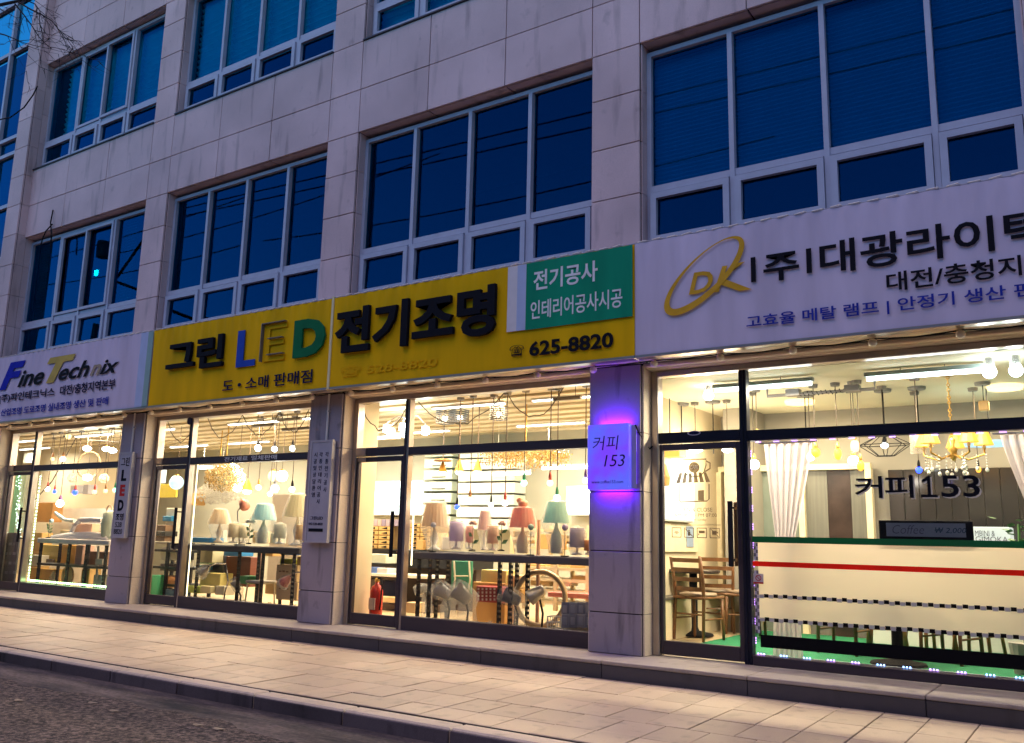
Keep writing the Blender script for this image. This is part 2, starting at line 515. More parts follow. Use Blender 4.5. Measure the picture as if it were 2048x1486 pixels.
def asphalt():
    mt, n, l, b, out = nodes('asphalt')
    b.inputs['Roughness'].default_value = .85
    g = n.new('ShaderNodeNewGeometry')
    t = n.new('ShaderNodeTexNoise'); t.inputs['Scale'].default_value = 24; t.inputs['Detail'].default_value = 8; t.inputs['Roughness'].default_value = .8
    t2 = n.new('ShaderNodeTexNoise'); t2.inputs['Scale'].default_value = 1.1; t2.inputs['Detail'].default_value = 6
    vo = n.new('ShaderNodeTexVoronoi'); vo.inputs['Scale'].default_value = 75
    for q in (t, t2, vo): l.new(g.outputs['Position'], q.inputs['Vector'])
    cr = n.new('ShaderNodeValToRGB')
    cr.color_ramp.elements[0].position = .44; cr.color_ramp.elements[0].color = (.010,.008,.008,1)
    cr.color_ramp.elements[1].position = .66; cr.color_ramp.elements[1].color = (.30,.225,.18,1)
    l.new(t.outputs[0], cr.inputs[0])
    r = n.new('ShaderNodeMapRange'); r.inputs['From Min'].default_value = .3; r.inputs['From Max'].default_value = .7
    r.inputs['To Min'].default_value = .55; r.inputs['To Max'].default_value = 1.45
    l.new(t2.outputs[0], r.inputs['Value'])
    v = n.new('ShaderNodeVectorMath'); v.operation = 'SCALE'
    l.new(cr.outputs[0], v.inputs[0]); l.new(r.outputs[0], v.inputs['Scale']); l.new(v.outputs[0], b.inputs['Base Color'])
    bp = n.new('ShaderNodeBump'); bp.inputs['Strength'].default_value = .9; bp.inputs['Distance'].default_value = .012
    l.new(vo.outputs[0], bp.inputs['Height']); l.new(bp.outputs[0], b.inputs['Normal'])
    return mt

def zpave(y): return -.0185 * (-.5 - y)           # pavement falls gently to the kerb

mb = MB()
xs = [-120, -40] + [-26 + .18*i for i in range(170)] + [30, 120]
edge = []
for x in xs:
    e = -3.50 + .05*math.sin(x*1.7) + .04*math.sin(x*4.3+1) + .025*math.sin(x*11) + rnd.uniform(-.018,.018)
    edge.append(e)
for i in range(len(xs)-1):
    for ya, yb, za, zb in ((None,-60,-.135,-.135),):
        mb.add([(xs[i],edge[i],za),(xs[i+1],edge[i+1],za),(xs[i+1],yb,zb),(xs[i],yb,zb)], [(3,2,1,0)])
    mb.add([(xs[i],edge[i],-.135),(xs[i+1],edge[i+1],-.135),(xs[i+1],edge[i+1]+.02,-.16),(xs[i],edge[i]+.02,-.16)], [(0,1,2,3)])
struct('road', mb, asphalt())
struct('gutter', MB().quad((-120,-4.2,-.150),(120,-4.2,-.150),(120,-2.9,-.158),(-120,-2.9,-.158)), M['gutter'])
struct('ground', MB().quad((-120,-62,-.3),(120,-62,-.3),(120,40,-.3),(-120,40,-.3)), M['mortar'])

pv = structroot('pavement')
B(-60,-2.72,-.3, 30,-.2,-.045).build('bedding', M['mortar'], pv)
rows = [-.505,-.70,-1.12,-1.54,-1.96,-2.38,-2.715]
farm = MB()
for ri in range(6):
    ya, yb = rows[ri], rows[ri+1]
    off = .161 if ri >= 4 else 0.
    for k in range(-12, 58):
        x1 = -.985 - .3225*k - off; x0 = x1 - .3225
        g = .0035
        dz = rnd.uniform(-.0025,.0025); tl = rnd.uniform(-.002,.002)
        mbx = farm if (k > 42 or k < -3) else MB()
        mbx.bbox(x0+g, yb+g, -.07, x1-g, ya-g, 0, c=.003)
        n0 = len(mbx.v)-24
        for i in range(n0, n0+24):
            x, y, z = mbx.v[i]
            if z > -.03: mbx.v[i] = (x, y, z + zpave(y) + dz + tl*((x-x0)/.32-.5)*2)
        if mbx is not farm:
            mbx.build('paving_tile', M['tile'], pv, origin=((x0+x1)/2, (ya+yb)/2, 0))
tag(farm.build('paving_tile', M['tile'], pv), kind='stuff')

kb = structroot('kerb')
x = 4.0
while x > -24:
    L = rnd.choice((.98, .99, 1.0)) if rnd.random() < .9 else .34
    BB(x-L+.006, -2.9+rnd.uniform(-.004,.004), -.30, x-.006, -2.728, -.047+rnd.uniform(-.003,.003), c=.012).build('kerb_stone', M['kerb'], kb)
    MB().bbox(x-L+.009, -2.913+rnd.uniform(-.003,.003), -.30, x-.009, -2.894, -.066, c=.004).build('kerb_facing', M['kerb_face'], kb)  # thin darker panel over the street side of each kerb stone
    x -= L
sp = structroot('step')
B(-60,-.47,-.1, 30,.4,.12).build('step_core', M['joint'], sp)
x = 4.1; k = 0
while x > -19:
    L = 1.36
    BB(x-L+.003, -.50, .122, x-.003, .36, ZS+rnd.uniform(-.0015,.0015), c=.006).build('tread_stone', M['step'], sp)
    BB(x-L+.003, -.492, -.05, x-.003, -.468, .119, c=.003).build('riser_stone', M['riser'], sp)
    x -= L; k += 1
# fallen leaves and grit in the gutter
leafbase = None
for i, (px, py, lab) in enumerate([(37,1400,'pale curled dry leaf on the asphalt in the corner nearest the road'),(185,1405,'round flat dry leaf where the asphalt meets the gutter'),
        (228,1421,'small pale leaf on the asphalt just below the gutter edge'),(396,1449,'flat pale leaf on the broken asphalt edge nearer the kerb joint'),(437,1457,'large pale leaf furthest along the broken asphalt edge')]):
    d = RT*((px-1024)/F_PX) - UP*((py-743)/F_PX) + fwd
    p = CAM + d*((-.128-CAM.z)/d.z)
    lf = MB(); a0 = rnd.uniform(0,6)
    pts = [(p.x + .05*math.cos(a)*(1+.25*math.sin(3*a)), p.y + .03*math.sin(a), p.z + .002*math.cos(2*a)) for a in [2*math.pi*j/10 for j in range(10)]]
    lf.add(pts + [(p.x,p.y,p.z+.001)], [(j,(j+1)%10,10) for j in range(10)])
    tag(lf.build('fallen_leaf', cm('dry_leaf', (.27,.21,.15)), origin=p), lab, 'leaf', 'fallen leaves in the gutter')

# ------------------------------------------------------------------ building
bd = thing('office_building', 'pinkish grey granite clad office building with shops at street level', 'building', (-8,0,0))
core = MB()
for a, b_ in [(-16.95,-16.48)] + PIL + [(3.76,4.3)]:
    core.box(a, .032, .0, b_, .30, 11.6)
for za, zb in ((2.99,4.21),(6.52,7.83),(10.02,11.6)):
    for a, b_ in BAYS: core.box(a, .032, za, b_, .30, zb)
core.build('wall', M['joint'], bd)

def panel(x0, x1, z0, z1, y=0., mt='granite', g=.005):
    return BB(x0+g, y+rnd.uniform(-.0015,.0015), z0+g, x1-g, y+.03, z1-g, c=.003).build('stone_panel', M[mt], bd)

ZJ_LOW = [.155,.54,1.13,1.71,2.29,2.98]
ZJ_UP = [2.98,3.6,4.22,4.80,5.38,5.96,6.50,7.12,7.83,8.40,8.98,9.56,10.0,10.6,11.2,11.6]
for a, b_ in PIL + [(3.76,4.3)]:
    for i in range(5): panel(a, b_, ZJ_LOW[i], ZJ_LOW[i+1], 0, 'granite_low')
    for i in range(2,15): panel(a, b_, ZJ_UP[i], ZJ_UP[i+1])
for a, b_ in BAYS:
    w = (b_-a)/3
    for za, zb in ((6.50,7.12),(7.12,7.83),(10.0,10.6),(10.6,11.2),(11.2,11.6)):
        for k in range(3): panel(a+k*w, a+(k+1)*w, za, zb)
# reveals
for a, b_ in BAYS:
    for z0, z1 in ((4.22,6.50),(7.83,10.0)):
        zz = [z0] + [z for z in ZJ_UP if z0+.1 < z < z1-.1] + [z1]
        for i in range(len(zz)-1):
            B(a, .034, zz[i]+.003, a+.014, .30, zz[i+1]-.003).build('jamb_panel', M['granite'], bd)
            B(b_-.014, .034, zz[i]+.003, b_, .30, zz[i+1]-.003).build('jamb_panel', M['granite'], bd)
        w = (b_-a)/3
        for k in range(3):
            B(a+k*w+.016, .034, z1-.0, a+(k+1)*w-.003, .30, z1+.018).build('lintel_panel', M['granite'], bd)
        if z0 > 5: BB(a+.002, -.022, z0-.004, b_-.002, .2, z0+.022).build('sill', M['shopframe'], bd)
    # lower jambs
    for i in range(5):
        for xa, xb in ((a, a+.016), (b_-.016, b_)):
            B(xa, .034, ZJ_LOW[i]+.003, xb, .36, min(2.97, ZJ_LOW[i+1])-.003).build('jamb_panel', M['jamb_light'], bd)
# parapet cap, roof
BB(-17.0,-.06,11.6,4.4,.4,11.68).build('parapet_cap', M['granite'], bd)
B(-16.9,.4,11.2,4.3,9.,11.4).build('roof', M['room_dark'], bd)
B(4.3,.032,-.1,4.6,9.,11.6).build('side_wall', M['granite'], bd)
B(-23.,8.9,-.1,4.6,9.2,11.6).build('rear_wall', M['room_dark'], bd)

# window frames: 4 fixed panes over 4 tilting sashes
def ringbox(mb, x0, z0, x1, z1, w, y0, y1):
    mb.box(x0,y0,z0,x0+w,y1,z1); mb.box(x1-w,y0,z0,x1,y1,z1)
    mb.box(x0+w,y0,z0,x1-w,y1,z0+w); mb.box(x0+w,y0,z1-w,x1-w,y1,z1)
def window(x0, x1, z0, zb, z1, cols, slide=False):
    f = MB(); fy0, fy1 = .14, .22
    ringbox(f, x0, z0, x1, z1, .05, fy0, fy1)
    for c in cols[1:-1]: f.box(c-.025, fy0-.015, z0+.05, c+.025, fy1-.001, z1-.05)
    f.box(x0+.05, fy0+.0015, zb, x1-.05, fy1-.002, zb+.07)
    if slide:
        ringbox(f, cols[1]+.03, zb+.08, (cols[1]+cols[3])/2+.02, z1-.06, .045, .125, .165)
        ringbox(f, (cols[1]+cols[3])/2-.02, zb+.08, cols[3]-.03, z1-.06, .045, .105, .1445)
    w = f.build('window', M['alu'], bd)
    for i in range(4):
        a, b_ = cols[i], cols[i+1]
        MB().quad((a+.02,.19,zb+.06),(b_-.02,.19,zb+.06),(b_-.02,.19,z1-.04),(a+.02,.19,z1-.04)).build('pane', M['win_glass'], w)
        s = MB(); e0 = .03 if 0 < i else .055; e1 = .03 if i < 3 else .055
        t = rnd.uniform(.0,.012)
        ringbox(s, a+e0, z0+.055, b_-e1, zb-.022, .062, .108-t, .165-t)
        s.build('sash', M['alu'], w)
        q = .004
        MB().quad((a+e0+.05,.15-t,z0+.10),(b_-e1-.05,.15-t,z0+.10),(b_-e1-.05,.15+q,zb-.07),(a+e0+.05,.15+q,zb-.07)).build('pane', M['win_glass'], w)
    return w
bcol = []
for bi, (a, b_) in enumerate(BAYS):
    a += .016; b_ -= .016
    cols = [a + (b_-a)*k/4 for k in range(5)]
    if bi == 0: cols = [a, a+1.05, a+1.86, a+2.72, b_]
    if bi == 3: cols = [a, -2.95, -2.03, -1.10, b_]
    window(a, b_, 4.22, 4.83, 6.44, cols, bi == 0)
    window(a, b_, 7.86, 8.37, 9.97, cols, bi == 0)
    bcol.append(cols)
# blinds hung behind the glass
def blind(x0, x1, z0, z1, mt, label, pitch=.085, dep=.028, y=.30):
    mb = MB(); n = int((z1-z0)/pitch); k = 0
    for i in range(n*2+1):
        z = z1 - (z1-z0)*i/(2*n); yy = y + (dep if i % 2 else 0)
        mb.v += [(x0,yy,z),(x1,yy,z)]
        if i: mb.f.append((k-2,k-1,k+1,k))
        k += 2
    return tag(mb.build('window_blind', mt, origin=((x0+x1)/2, y, z1)), label, 'blind', 'pleated blinds behind the office windows')
names = ['first','second','third','fourth']
for bi in range(4):
    for c in range(4):
        a, b_ = bcol[bi][c], bcol[bi][c+1]
        if bi < 3:
            if bi == 2 and c > 1: continue
            z0 = 8.05 if bi == 2 else 8.40
            blind(a+(.30 if bi == 0 and c == 0 else .001), b_-.001, z0, 9.95, M['blind'],
                  f'teal pleated blind, {names[c]} pane of the {["top window over the left white sign","top window over the first yellow panel","top window over the second yellow panel"][bi]}', .10, .05)
        if bi == 3:
            blind(a+.001, b_-.001, 4.86, 6.38, M['blind_dark'], f'dark blue slatted blind, {names[c]} pane above the right white sign', .046, .02)
        if bi == 0 and c in (0,3):
            blind(a+.05, a+.35, 4.86, 6.38, M['room_dark'], f'narrow dark curtain edge, {names[c]} pane above the left white sign', .05, .02)
# dim rooms behind the windows
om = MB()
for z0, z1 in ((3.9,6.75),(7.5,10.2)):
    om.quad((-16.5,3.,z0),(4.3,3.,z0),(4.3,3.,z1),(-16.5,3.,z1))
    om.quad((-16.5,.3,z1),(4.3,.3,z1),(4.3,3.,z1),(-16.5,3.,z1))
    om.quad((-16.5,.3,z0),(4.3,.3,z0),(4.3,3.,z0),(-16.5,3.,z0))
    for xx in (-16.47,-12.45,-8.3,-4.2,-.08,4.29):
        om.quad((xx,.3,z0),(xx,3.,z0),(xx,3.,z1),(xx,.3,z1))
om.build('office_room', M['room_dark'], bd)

# stair tower on the left with its curtain glass
tw = thing('stair_tower', 'projecting stair tower with tall blue glass at the left end of the building', 'stair tower', (-18,-.16,0))
B(-16.95,-.125,-.1,-16.481,.03,11.9).build('wall', M['joint'], tw)
zz = [.155,.54,1.13,1.71,2.29,2.98,3.6,4.22,4.80,5.38,5.96,6.54,7.12,7.70,8.28,8.86,9.44,10.02,10.6,11.2,11.9]
for i in range(len(zz)-1):
    BB(-16.95,-.16,zz[i]+.004,-16.482,-.128,zz[i+1]-.004,c=.003).build('stone_panel', M['granite'], tw)
    B(-16.480,-.122,zz[i]+.003,-16.468,.028,zz[i+1]-.003).build('jamb_panel', M['granite'], tw)
fr = MB()
for z in (3.4,4.6,5.6,6.15,7.20,8.28,8.62,10.55,11.7): fr.box(-23,-.13,z-.035,-16.955,-.02,z+.035)
for x in (-17.72,-19.2,-20.7,-22.2): fr.box(x-.035,-.14,.2,x+.035,-.021,11.86)
fr.build('curtain_frame', M['alu'], tw)
for i,(za,zb) in enumerate(((3.4,4.6),(4.6,5.6),(5.6,6.15),(6.15,7.2),(7.2,8.28),(8.28,8.62),(8.62,10.55),(10.55,11.7))):
    for xa, xb in ((-17.72,-16.95),(-19.2,-17.72),(-20.7,-19.2),(-22.2,-20.7)):
        MB().quad((xa,-.07,za),(xb,-.07,za),(xb,-.07,zb),(xa,-.07,zb)).build('pane', M['win_glass'], tw)
B(-23,-.1,-.1,-16.97,.0,3.3).build('base_wall', M['granite_low'], tw)
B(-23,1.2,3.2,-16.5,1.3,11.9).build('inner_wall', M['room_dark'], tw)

# stray cable ends on the wall
for pts, lab in (([(105,448),(92,462),(85,478),(82,490)], 'black cable stub sticking out of the spandrel above the first window'),
                 ([(106,420),(101,445),(103,470),(101,495)], 'thin black wire end drooping down the spandrel stone')):
    tag(MB().path([P(x,y,-.02 if i == 0 else -.05) for i,(x,y) in enumerate(pts)], .012, 5).build('cable', M['wire_black']), lab, 'cable')

# ------------------------------------------------------------------ shop fronts
XM = [-15.60,-11.30,-7.12,-2.93,1.2]
FL = ['leftmost shop front with green fairy lights round its window', 'second shop front with gold ball chandelier behind its glass',
      'third shop front with table lamps on a rack behind its glass', 'cafe shop front with frosted and chequered film on its glass', 'last shop front beyond the cafe pillar']
ZT, ZH = 2.87, 2.24
def shopfront(i):
    a, b_ = BAYS[i]; a += .017; b_ -= .017; xm = XM[i]
    fm = M['cafeframe'] if i == 3 else M['shopframe']
    r = thing('shopfront', FL[i], 'shop front', ((a+b_)/2, .25, ZS), 'glazed shop fronts of the building')
    BB(a,.20,ZS+.001,a+.075,.32,ZT+.06,c=.006).build('jamb', M['stainless'], r)
    BB(b_-.05,.20,ZS+.001,b_,.32,ZT+.06,c=.006).build('jamb', M['stainless'], r)
    BB(a+.075,.19,ZT,b_-.05,.32,ZT+.06,c=.006).build('header', M['stainless'], r)
    BB(xm-.036,.198,ZS+.001,xm-.0,.30,ZT-.001,c=.005).build('mullion', fm, r)
    BB(xm+.001,.205,ZS+.001,xm+.036,.30,ZT-.001,c=.005).build('mullion', M['stainless'] if i < 3 else fm, r)
    BB(a+.076,.204,2.195,xm-.037,.298,2.30,c=.004).build('transom', fm, r)
    BB(xm+.037,.204,2.185,b_-.051,.298,2.285,c=.004).build('transom', fm, r)
    zs = .242 if i >= 3 else .315
    BB(xm+.037,.20,ZS+.001,b_-.051,.30,zs,c=.006).build('sill_rail', M['shopframe'], r)
    def pane(xa, xb, za, zb, par=r, y=.25):
        MB().quad((xa,y,za),(xb,y,za),(xb,y,zb),(xa,y,zb)).build('pane', M['shop_glass'], par)
    pane(a+.07, xm-.03, 2.29, ZT+.005); pane(xm+.03, b_-.045, 2.28, ZT+.005); pane(xm+.03, b_-.045, zs-.005, 2.19)
    d = MB(); da, db = a+.08, xm-.041
    d.bbox(da,.222,.172,da+.03,.278,2.185); d.bbox(db-.045,.222,.172,db,.278,2.185)
    d.bbox(da+.03,.222,.172,db-.045,.278,.30); d.bbox(da+.03,.222,2.125,db-.045,.278,2.185)
    dr = d.build('door', fm if i != 3 else M['shopframe'], r)
    pane(da+.025, db-.04, .295, 2.13, dr, .252)
    hz0, hz1 = (1.02,1.62) if i == 3 else ((.98,1.52) if i == 2 else (.98,1.56))
    h = MB(); hx = db-.09
    h.bbox(hx-.022,.15,hz0,hx+.022,.178,hz1); h.box(hx-.01,.178,hz0+.05,hx+.01,.25,hz0+.07); h.box(hx-.01,.178,hz1-.07,hx+.01,.25,hz1-.05)
    h.build('handle', M['black'], dr)
    h = MB(); h.bbox(hx-.03,.33,hz0,hx+.03,.362,hz1); h.box(hx-.01,.252,hz0+.05,hx+.01,.33,hz0+.07); h.box(hx-.01,.252,hz1-.07,hx+.01,.33,hz1-.05)
    h.build('handle', M['wood'], dr)
    # rolled shutter box above the glass
    BB(a,.10,ZT+.063,b_,.33,2.985,c=.01).build('shutter_box', cm('shutter_cream',(.74,.60,.45)), r)
    BB(a,.02,2.945,b_,.099,2.985,c=.008).build('shutter_rail', cm('shutter_cream',(.74,.60,.45)), r)
    return r
SF = [shopfront(i) for i in range(5)]
lettering('전기재료', -10.49, 2.205, -9.99, 2.27, .203, M['letter_white'], SF[1], .002, .01)
lettering('일체판매', -9.92, 2.205, -9.40, 2.27, .203, M['letter_white'], SF[1], .002, .01)
# door closers and stickers on the transoms
for i in (0,1,2):
    BB(BAYS[i][0]+.10,.185,2.20,BAYS[i][0]+.26,.2035,2.29).build('door_pivot_plate', M['stainless'], SF[i])
    BB(BAYS[i][0]+.12,.205,2.13,BAYS[i][0]+.25,.2215,2.18).build('door_pivot_plate', M['stainless'], SF[i])
# ------------------------------------------------------------------ signs over the shops
ZB, ZU, YS = 2.985, 4.145, -.30
def sign_box(x0, x1, label, mt, face_name='face'):
    r = thing('shop_sign', label, 'shop sign', ((x0+x1)/2, YS, ZB))
    mb = MB(); n = max(2, int((x1-x0)/.12)); k = 0
    # stretched vinyl face, slightly wavy along its laced top edge
    zs = [ZB+.02, ZB+.35, ZB+.8, ZU-.12, ZU-.05, ZU-.012]
    amp = [0, 0, .0005, .004, .007, .006]
    n *= 4
    for j, z in enumerate(zs):
        for i in range(n+1):
            x = x0 + (x1-x0)*i/n
            mb.v.append((x, YS - amp[j]*(1+math.sin(2*math.pi*x/.165)) , z))
    for j in range(len(zs)-1):
        for i in range(n):
            q = j*(n+1)+i
            mb.f.append((q,q+1,q+n+2,q+n+1))
    mb.build(face_name, mt, r, smooth=True)
    B(x0, YS+.004, ZB, x1, -.03, ZU-.012).build('box', M['plate'], r)
    BB(x0, YS-.012, ZB-.012, x1, YS+.10, ZB+.018, c=.004).build('bottom_rail', M['stainless'], r)
    B(x0+.01, -.2, ZB-.006, x1-.01, -.03, ZB-.001).build('soffit', cm('shutter_cream',(.74,.60,.45)), r)
    BB(x0, YS+.004, ZU-.011, x1, -.03, ZU+.004, c=.004).build('top_rail', M['plate'], r)
    lc = MB()
    x = x0+.08
    while x < x1-.05:
        lc.tube((x-.045, YS-.012, ZU-.004+rnd.uniform(-.004,.004)), (x+.045, YS-.012, ZU+.004+rnd.uniform(-.005,.006)), .006, n=5)
        lc.tube((x+.045, YS-.012, ZU+.002), (x+.05, YS+.03, ZU+.012), .004, n=4)
        x += .155
    tag(lc.build('lacing', M['white_paint'], r), kind='stuff')
    return r
YF = YS - .016                                    # just proud of the vinyl
sa = sign_box(-19.0, -11.675, 'white shop sign with italic latin letters left of the yellow sign', M['white_vinyl'])
sb = sign_box(-11.67, -8.0, 'yellow shop sign with raised letters left of the pale joint bar', M['yellow'])
sc_ = sign_box(-7.965, -3.815, 'yellow shop sign with green corner and telephone number', M['yellow'])
sd = sign_box(-3.81, 4.2, 'white shop sign with gold ring emblem right of the yellow sign', M['white_vinyl'])
B(-8.0,YS-.014,ZB,-7.965,YS+.1,ZU+.01).build('joint_bar', cm('pale_yellow',(.72,.66,.36)), sb)
# left white sign
B(-11.98,YF-.002,ZB+.02,-11.80,YF-.0,ZU-.02).build('blue_strip', M['pale_blue'], sa)
B(-11.80,YF-.002,ZB+.02,-11.676,YF-.0,ZU-.02).build('teal_strip', M['teal_vinyl'], sa)
T = lambda s, x0, z0, x1, z1, mt, par, b_=.01, sh=0., fit=None, y=YF, d=.003: lettering(s, x0, z0, x1, z1, y, M[mt], par, d, b_, sh, fit)
T('F', -16.02, 3.55, -15.25, 4.02, 'deep_blue', sa, .05, .35)
T('ine', -15.42, 3.56, -14.60, 3.84, 'letter_black', sa, .02, .35)
T('T', -14.55, 3.56, -13.72, 3.985, 'old_gold', sa, .05, .35)
T('ech', -14.16, 3.575, -13.28, 3.845, 'letter_black', sa, .02, .35)
T('n', -13.25, 3.58, -12.96, 3.75, 'faded_print', sa, .02, .35)
T('ix', -12.98, 3.58, -12.48, 3.80, 'letter_black', sa, .02, .35)
T('(주)파인테크닉스', -15.99, 3.31, -14.22, 3.475, 'letter_navy', sa, .02)
T('대전/충청지역본부', -14.06, 3.325, -12.53, 3.485, 'letter_navy', sa, .02)
T('산업조명 도로조명 실내조명 생산 및 판매', -15.86, 3.09, -12.67, 3.215, 'print_blue', sa, .02)
# yellow sign
raised('그린', -11.25, 3.45, -10.0, 3.90, YF, M['letter_black'], sb, .045, .03)
def solid(pts_list, y0, y1, mt, par, name='letter'):
    mb = MB()
    for pts in pts_list:
        n = len(pts); k = len(mb.v)
        mb.v += [(x, y0, z) for x, z in pts] + [(x, y1, z) for x, z in pts]
        mb.f.append(tuple(range(k, k+n))); mb.f.append(tuple(range(k+2*n-1, k+n-1, -1)))
        for i in range(n):
            j = (i+1) % n
            mb.f.append((k+j, k+i, k+n+i, k+n+j))
    return mb.build(name, mt, par)
solid([[(-9.74,3.40),(-9.36,3.40),(-9.36,3.485),(-9.60,3.485),(-9.60,3.905),(-9.74,3.905)]], YF-.012, YF, M['letter_blue'], sb)
# the E has lost its face: only its yellow shell and grey edge strips are left
ex = [(-9.22,3.43),(-8.80,3.43),(-8.80,3.50),(-9.10,3.50),(-9.10,3.645),(-8.83,3.645),(-8.83,3.715),(-9.10,3.715),(-9.10,3.86),(-8.79,3.86),(-8.79,3.93),(-9.22,3.93)]
solid([ex], YF-.004, YF, M['ghost_yellow'], sb)
eg = MB()
for x0, x1, z in ((-9.22,-8.79,3.93),(-9.10,-8.83,3.72),(-9.10,-8.80,3.505)): eg.box(x0, YF-.05, z, x1, YF, z+.012)
for x0, z0, z1 in ((-9.232,3.43,3.942),): eg.box(x0, YF-.05, z0, x0+.012, YF, z1)
tag(eg.build('letter_edge', cm('edge_grey',(.14,.12,.10)), sb), kind='stuff')
raised('D', -8.62, 3.42, -8.06, 3.91, YF, M['letter_green'], sb, .03, .05)
T('도 • 소매', -9.99, 3.085, -9.07, 3.25, 'letter_navy', sb, .014)
T('판매점', -8.97, 3.085, -8.26, 3.255, 'letter_navy', sb, .014)
raised('전기조명', -7.87, 3.39, -5.46, 3.955, YF, M['letter_black'], sc_, .045, .034)
T('☎', -5.28, 3.125, -5.10, 3.245, 'letter_black', sc_, .0)
T('625-8820', -5.03, 3.105, -4.04, 3.265, 'letter_black', sc_, .03)
T('☎ 528-8820', -7.79, 3.10, -6.27, 3.24, 'ghost_yellow', sc_, .012, d=.0008)
B(-5.325,YF-.003,3.40,-5.20,YF,ZU-.02).build('white_strip', cm('dull_white',(.66,.64,.66)), sc_)
B(-5.20,YF-.003,3.40,-5.085,YF,ZU-.02).build('blue_strip', M['pale_blue'], sc_)
B(-5.085,YF-.004,3.395,-3.83,YF,ZU-.018).build('green_patch', M['green_vinyl'], sc_)
YG = YF - .0045
T('전기공사', -4.99, 3.81, -4.22, 4.03, 'letter_white', sc_, .02, y=YG)
T('인테리어공사시공', -5.02, 3.50, -3.94, 3.70, 'letter_white', sc_, .012, y=YG)
# right white sign
T('|', -2.635, 3.565, -2.59, 3.80, 'letter_black', sd, .01)
T('주', -2.52, 3.545, -2.20, 3.80, 'letter_black', sd, .018)
T('|', -2.135, 3.575, -2.09, 3.80, 'letter_black', sd, .01)
raised('대광라이텍', -2.02, 3.54, -.67, 3.835, YF, M['letter_black'], sd, .003, .018, fit='대광라이')
T('대전/충청지점', -1.485, 3.315, -.50, 3.48, 'letter_black', sd, .016, fit='대전/충청지')
T('고효율 메탈 램프 | 안정기 생산 판매', -2.69, 3.125, -.62, 3.255, 'print_blue', sd, .014, fit='고효율 메탈 램프 | 안정기 생산')
# emblem: tilted ring of swelling width, with two letters inside
em_ = MB(); n = 56; cx, cz = -3.09, 3.695; ra, rb, th = .475, .185, R(39)
ins, outs = [], []
for i in range(n):
    a = 2*math.pi*i/n
    wd = .008 + .045*(.5-.5*math.cos(a-R(205)+math.pi))**1.5 + .030*max(0, math.cos(a+R(25)))**3
    for lst, e in ((ins,-wd),(outs,wd*.4)):
        u, v = (ra+e)*math.cos(a), (rb+e)*math.sin(a)
        lst.append((cx+u*math.cos(th)-v*math.sin(th), YF-.0068, cz+u*math.sin(th)+v*math.cos(th)))
em_.v = ins + outs
em_.f = [(i,(i+1)%n,n+(i+1)%n,n+i) for i in range(n)]
em_.build('emblem_ring', M['gold_print'], sd)
T('D', -3.24, 3.53, -3.00, 3.74, 'gold_print', sd, .02, .25, y=YF-.001)
for kk, pts in enumerate(([(-2.995,3.52),(-2.945,3.52),(-2.855,3.76),(-2.905,3.76)], [(-2.955,3.60),(-2.885,3.635),(-2.63,3.50),(-2.75,3.50)], [(-2.945,3.61),(-2.90,3.655),(-2.69,3.77),(-2.76,3.77)])):
    solid([pts], YF-.003-.0009*kk, YF, M['gold_print'], sd, 'emblem_letter')

# festoon of unlit bulbs under the signs
fs_ = thing('string_light', 'string of small unlit round bulbs along the underside of the shop signs', 'string light', (-8,-.12,2.99))
xb = [-15.85+.676*k for k in range(26)]
pts = []
for i, x in enumerate(xb):
    pts.append((x, -.12, 2.972))
    if i < len(xb)-1:
        pts.append((x+.34, -.11, 2.960+rnd.uniform(-.012,.008)))
MB().path(pts, .007, 5).build('cable', M['wire_black'], fs_)
bs = MB().lathe([(.012,.05),(.012,.02)], (0,0,0), 8); 
for x in xb:
    sck = MB().lathe([(.016,-.012),(.016,.012)], (x,-.12,2.965), 8).build('socket', M['wire_black'], fs_)
    MB().ball((x,-.15,2.935), .037, 12, 8).build('bulb', cm('frosted_bulb',(.90,.78,.60),.3), fs_, smooth=True)

# upright name boards on the pillars
def board(x0, x1, z0, z1, label):
    r = thing('name_board', label, 'name board', ((x0+x1)/2, 0, z0))
    BB(x0,-.075,z0,x1,-.002,z1,c=.006).build('case', M['plate'], r)
    mb = MB(); ringbox(mb, x0-.008, z0-.008, x1+.008, z1+.008, .026, -.083, -.04)
    mb.build('frame', cm('pale_frame',(.40,.39,.43),.4), r)
    return r
b1 = board(-12.60,-12.275,1.11,2.37, 'narrow upright name board with black and red LED letters on the left pillar')
yb_ = -.0755
T('그린', -12.54, 2.17, -12.33, 2.30, 'letter_black', b1, .01, y=yb_)
T('L', -12.50, 1.945, -12.37, 2.115, 'letter_black', b1, .05, y=yb_)
T('E', -12.50, 1.72, -12.375, 1.89, 'red_print', b1, .05, y=yb_)
T('D', -12.51, 1.50, -12.37, 1.665, 'letter_black', b1, .05, y=yb_)
T('조명', -12.54, 1.36, -12.34, 1.465, 'letter_black', b1, .02, y=yb_)
T('528', -12.53, 1.26, -12.37, 1.335, 'letter_black', b1, .0, y=yb_)
T('8820', -12.55, 1.16, -12.34, 1.235, 'letter_black', b1, .0, y=yb_)
b2 = board(-8.455,-8.085,1.13,2.38, 'narrow upright name board with three columns of small print on the middle pillar')
def column(s, x, ztop, h, step, w, par, mt='letter_navy'):
    for i, ch in enumerate(s):
        T(ch, x-w/2, ztop-i*step-h, x+w/2, ztop-i*step, mt, par, .0, y=yb_)
column('각종전기공사', -8.165, 2.235, .060, .087, .055, b2)
column('각종인테리어공사', -8.27, 2.235, .058, .083, .055, b2)
column('시공및상담환영', -8.365, 2.235, .058, .083, .055, b2)
T('그린LED', -8.39, 1.40, -8.17, 1.445, 'letter_navy', b2, .01, y=yb_)
T('042-528-8820', -8.41, 1.335, -8.17, 1.365, 'letter_navy', b2, .01, y=yb_)
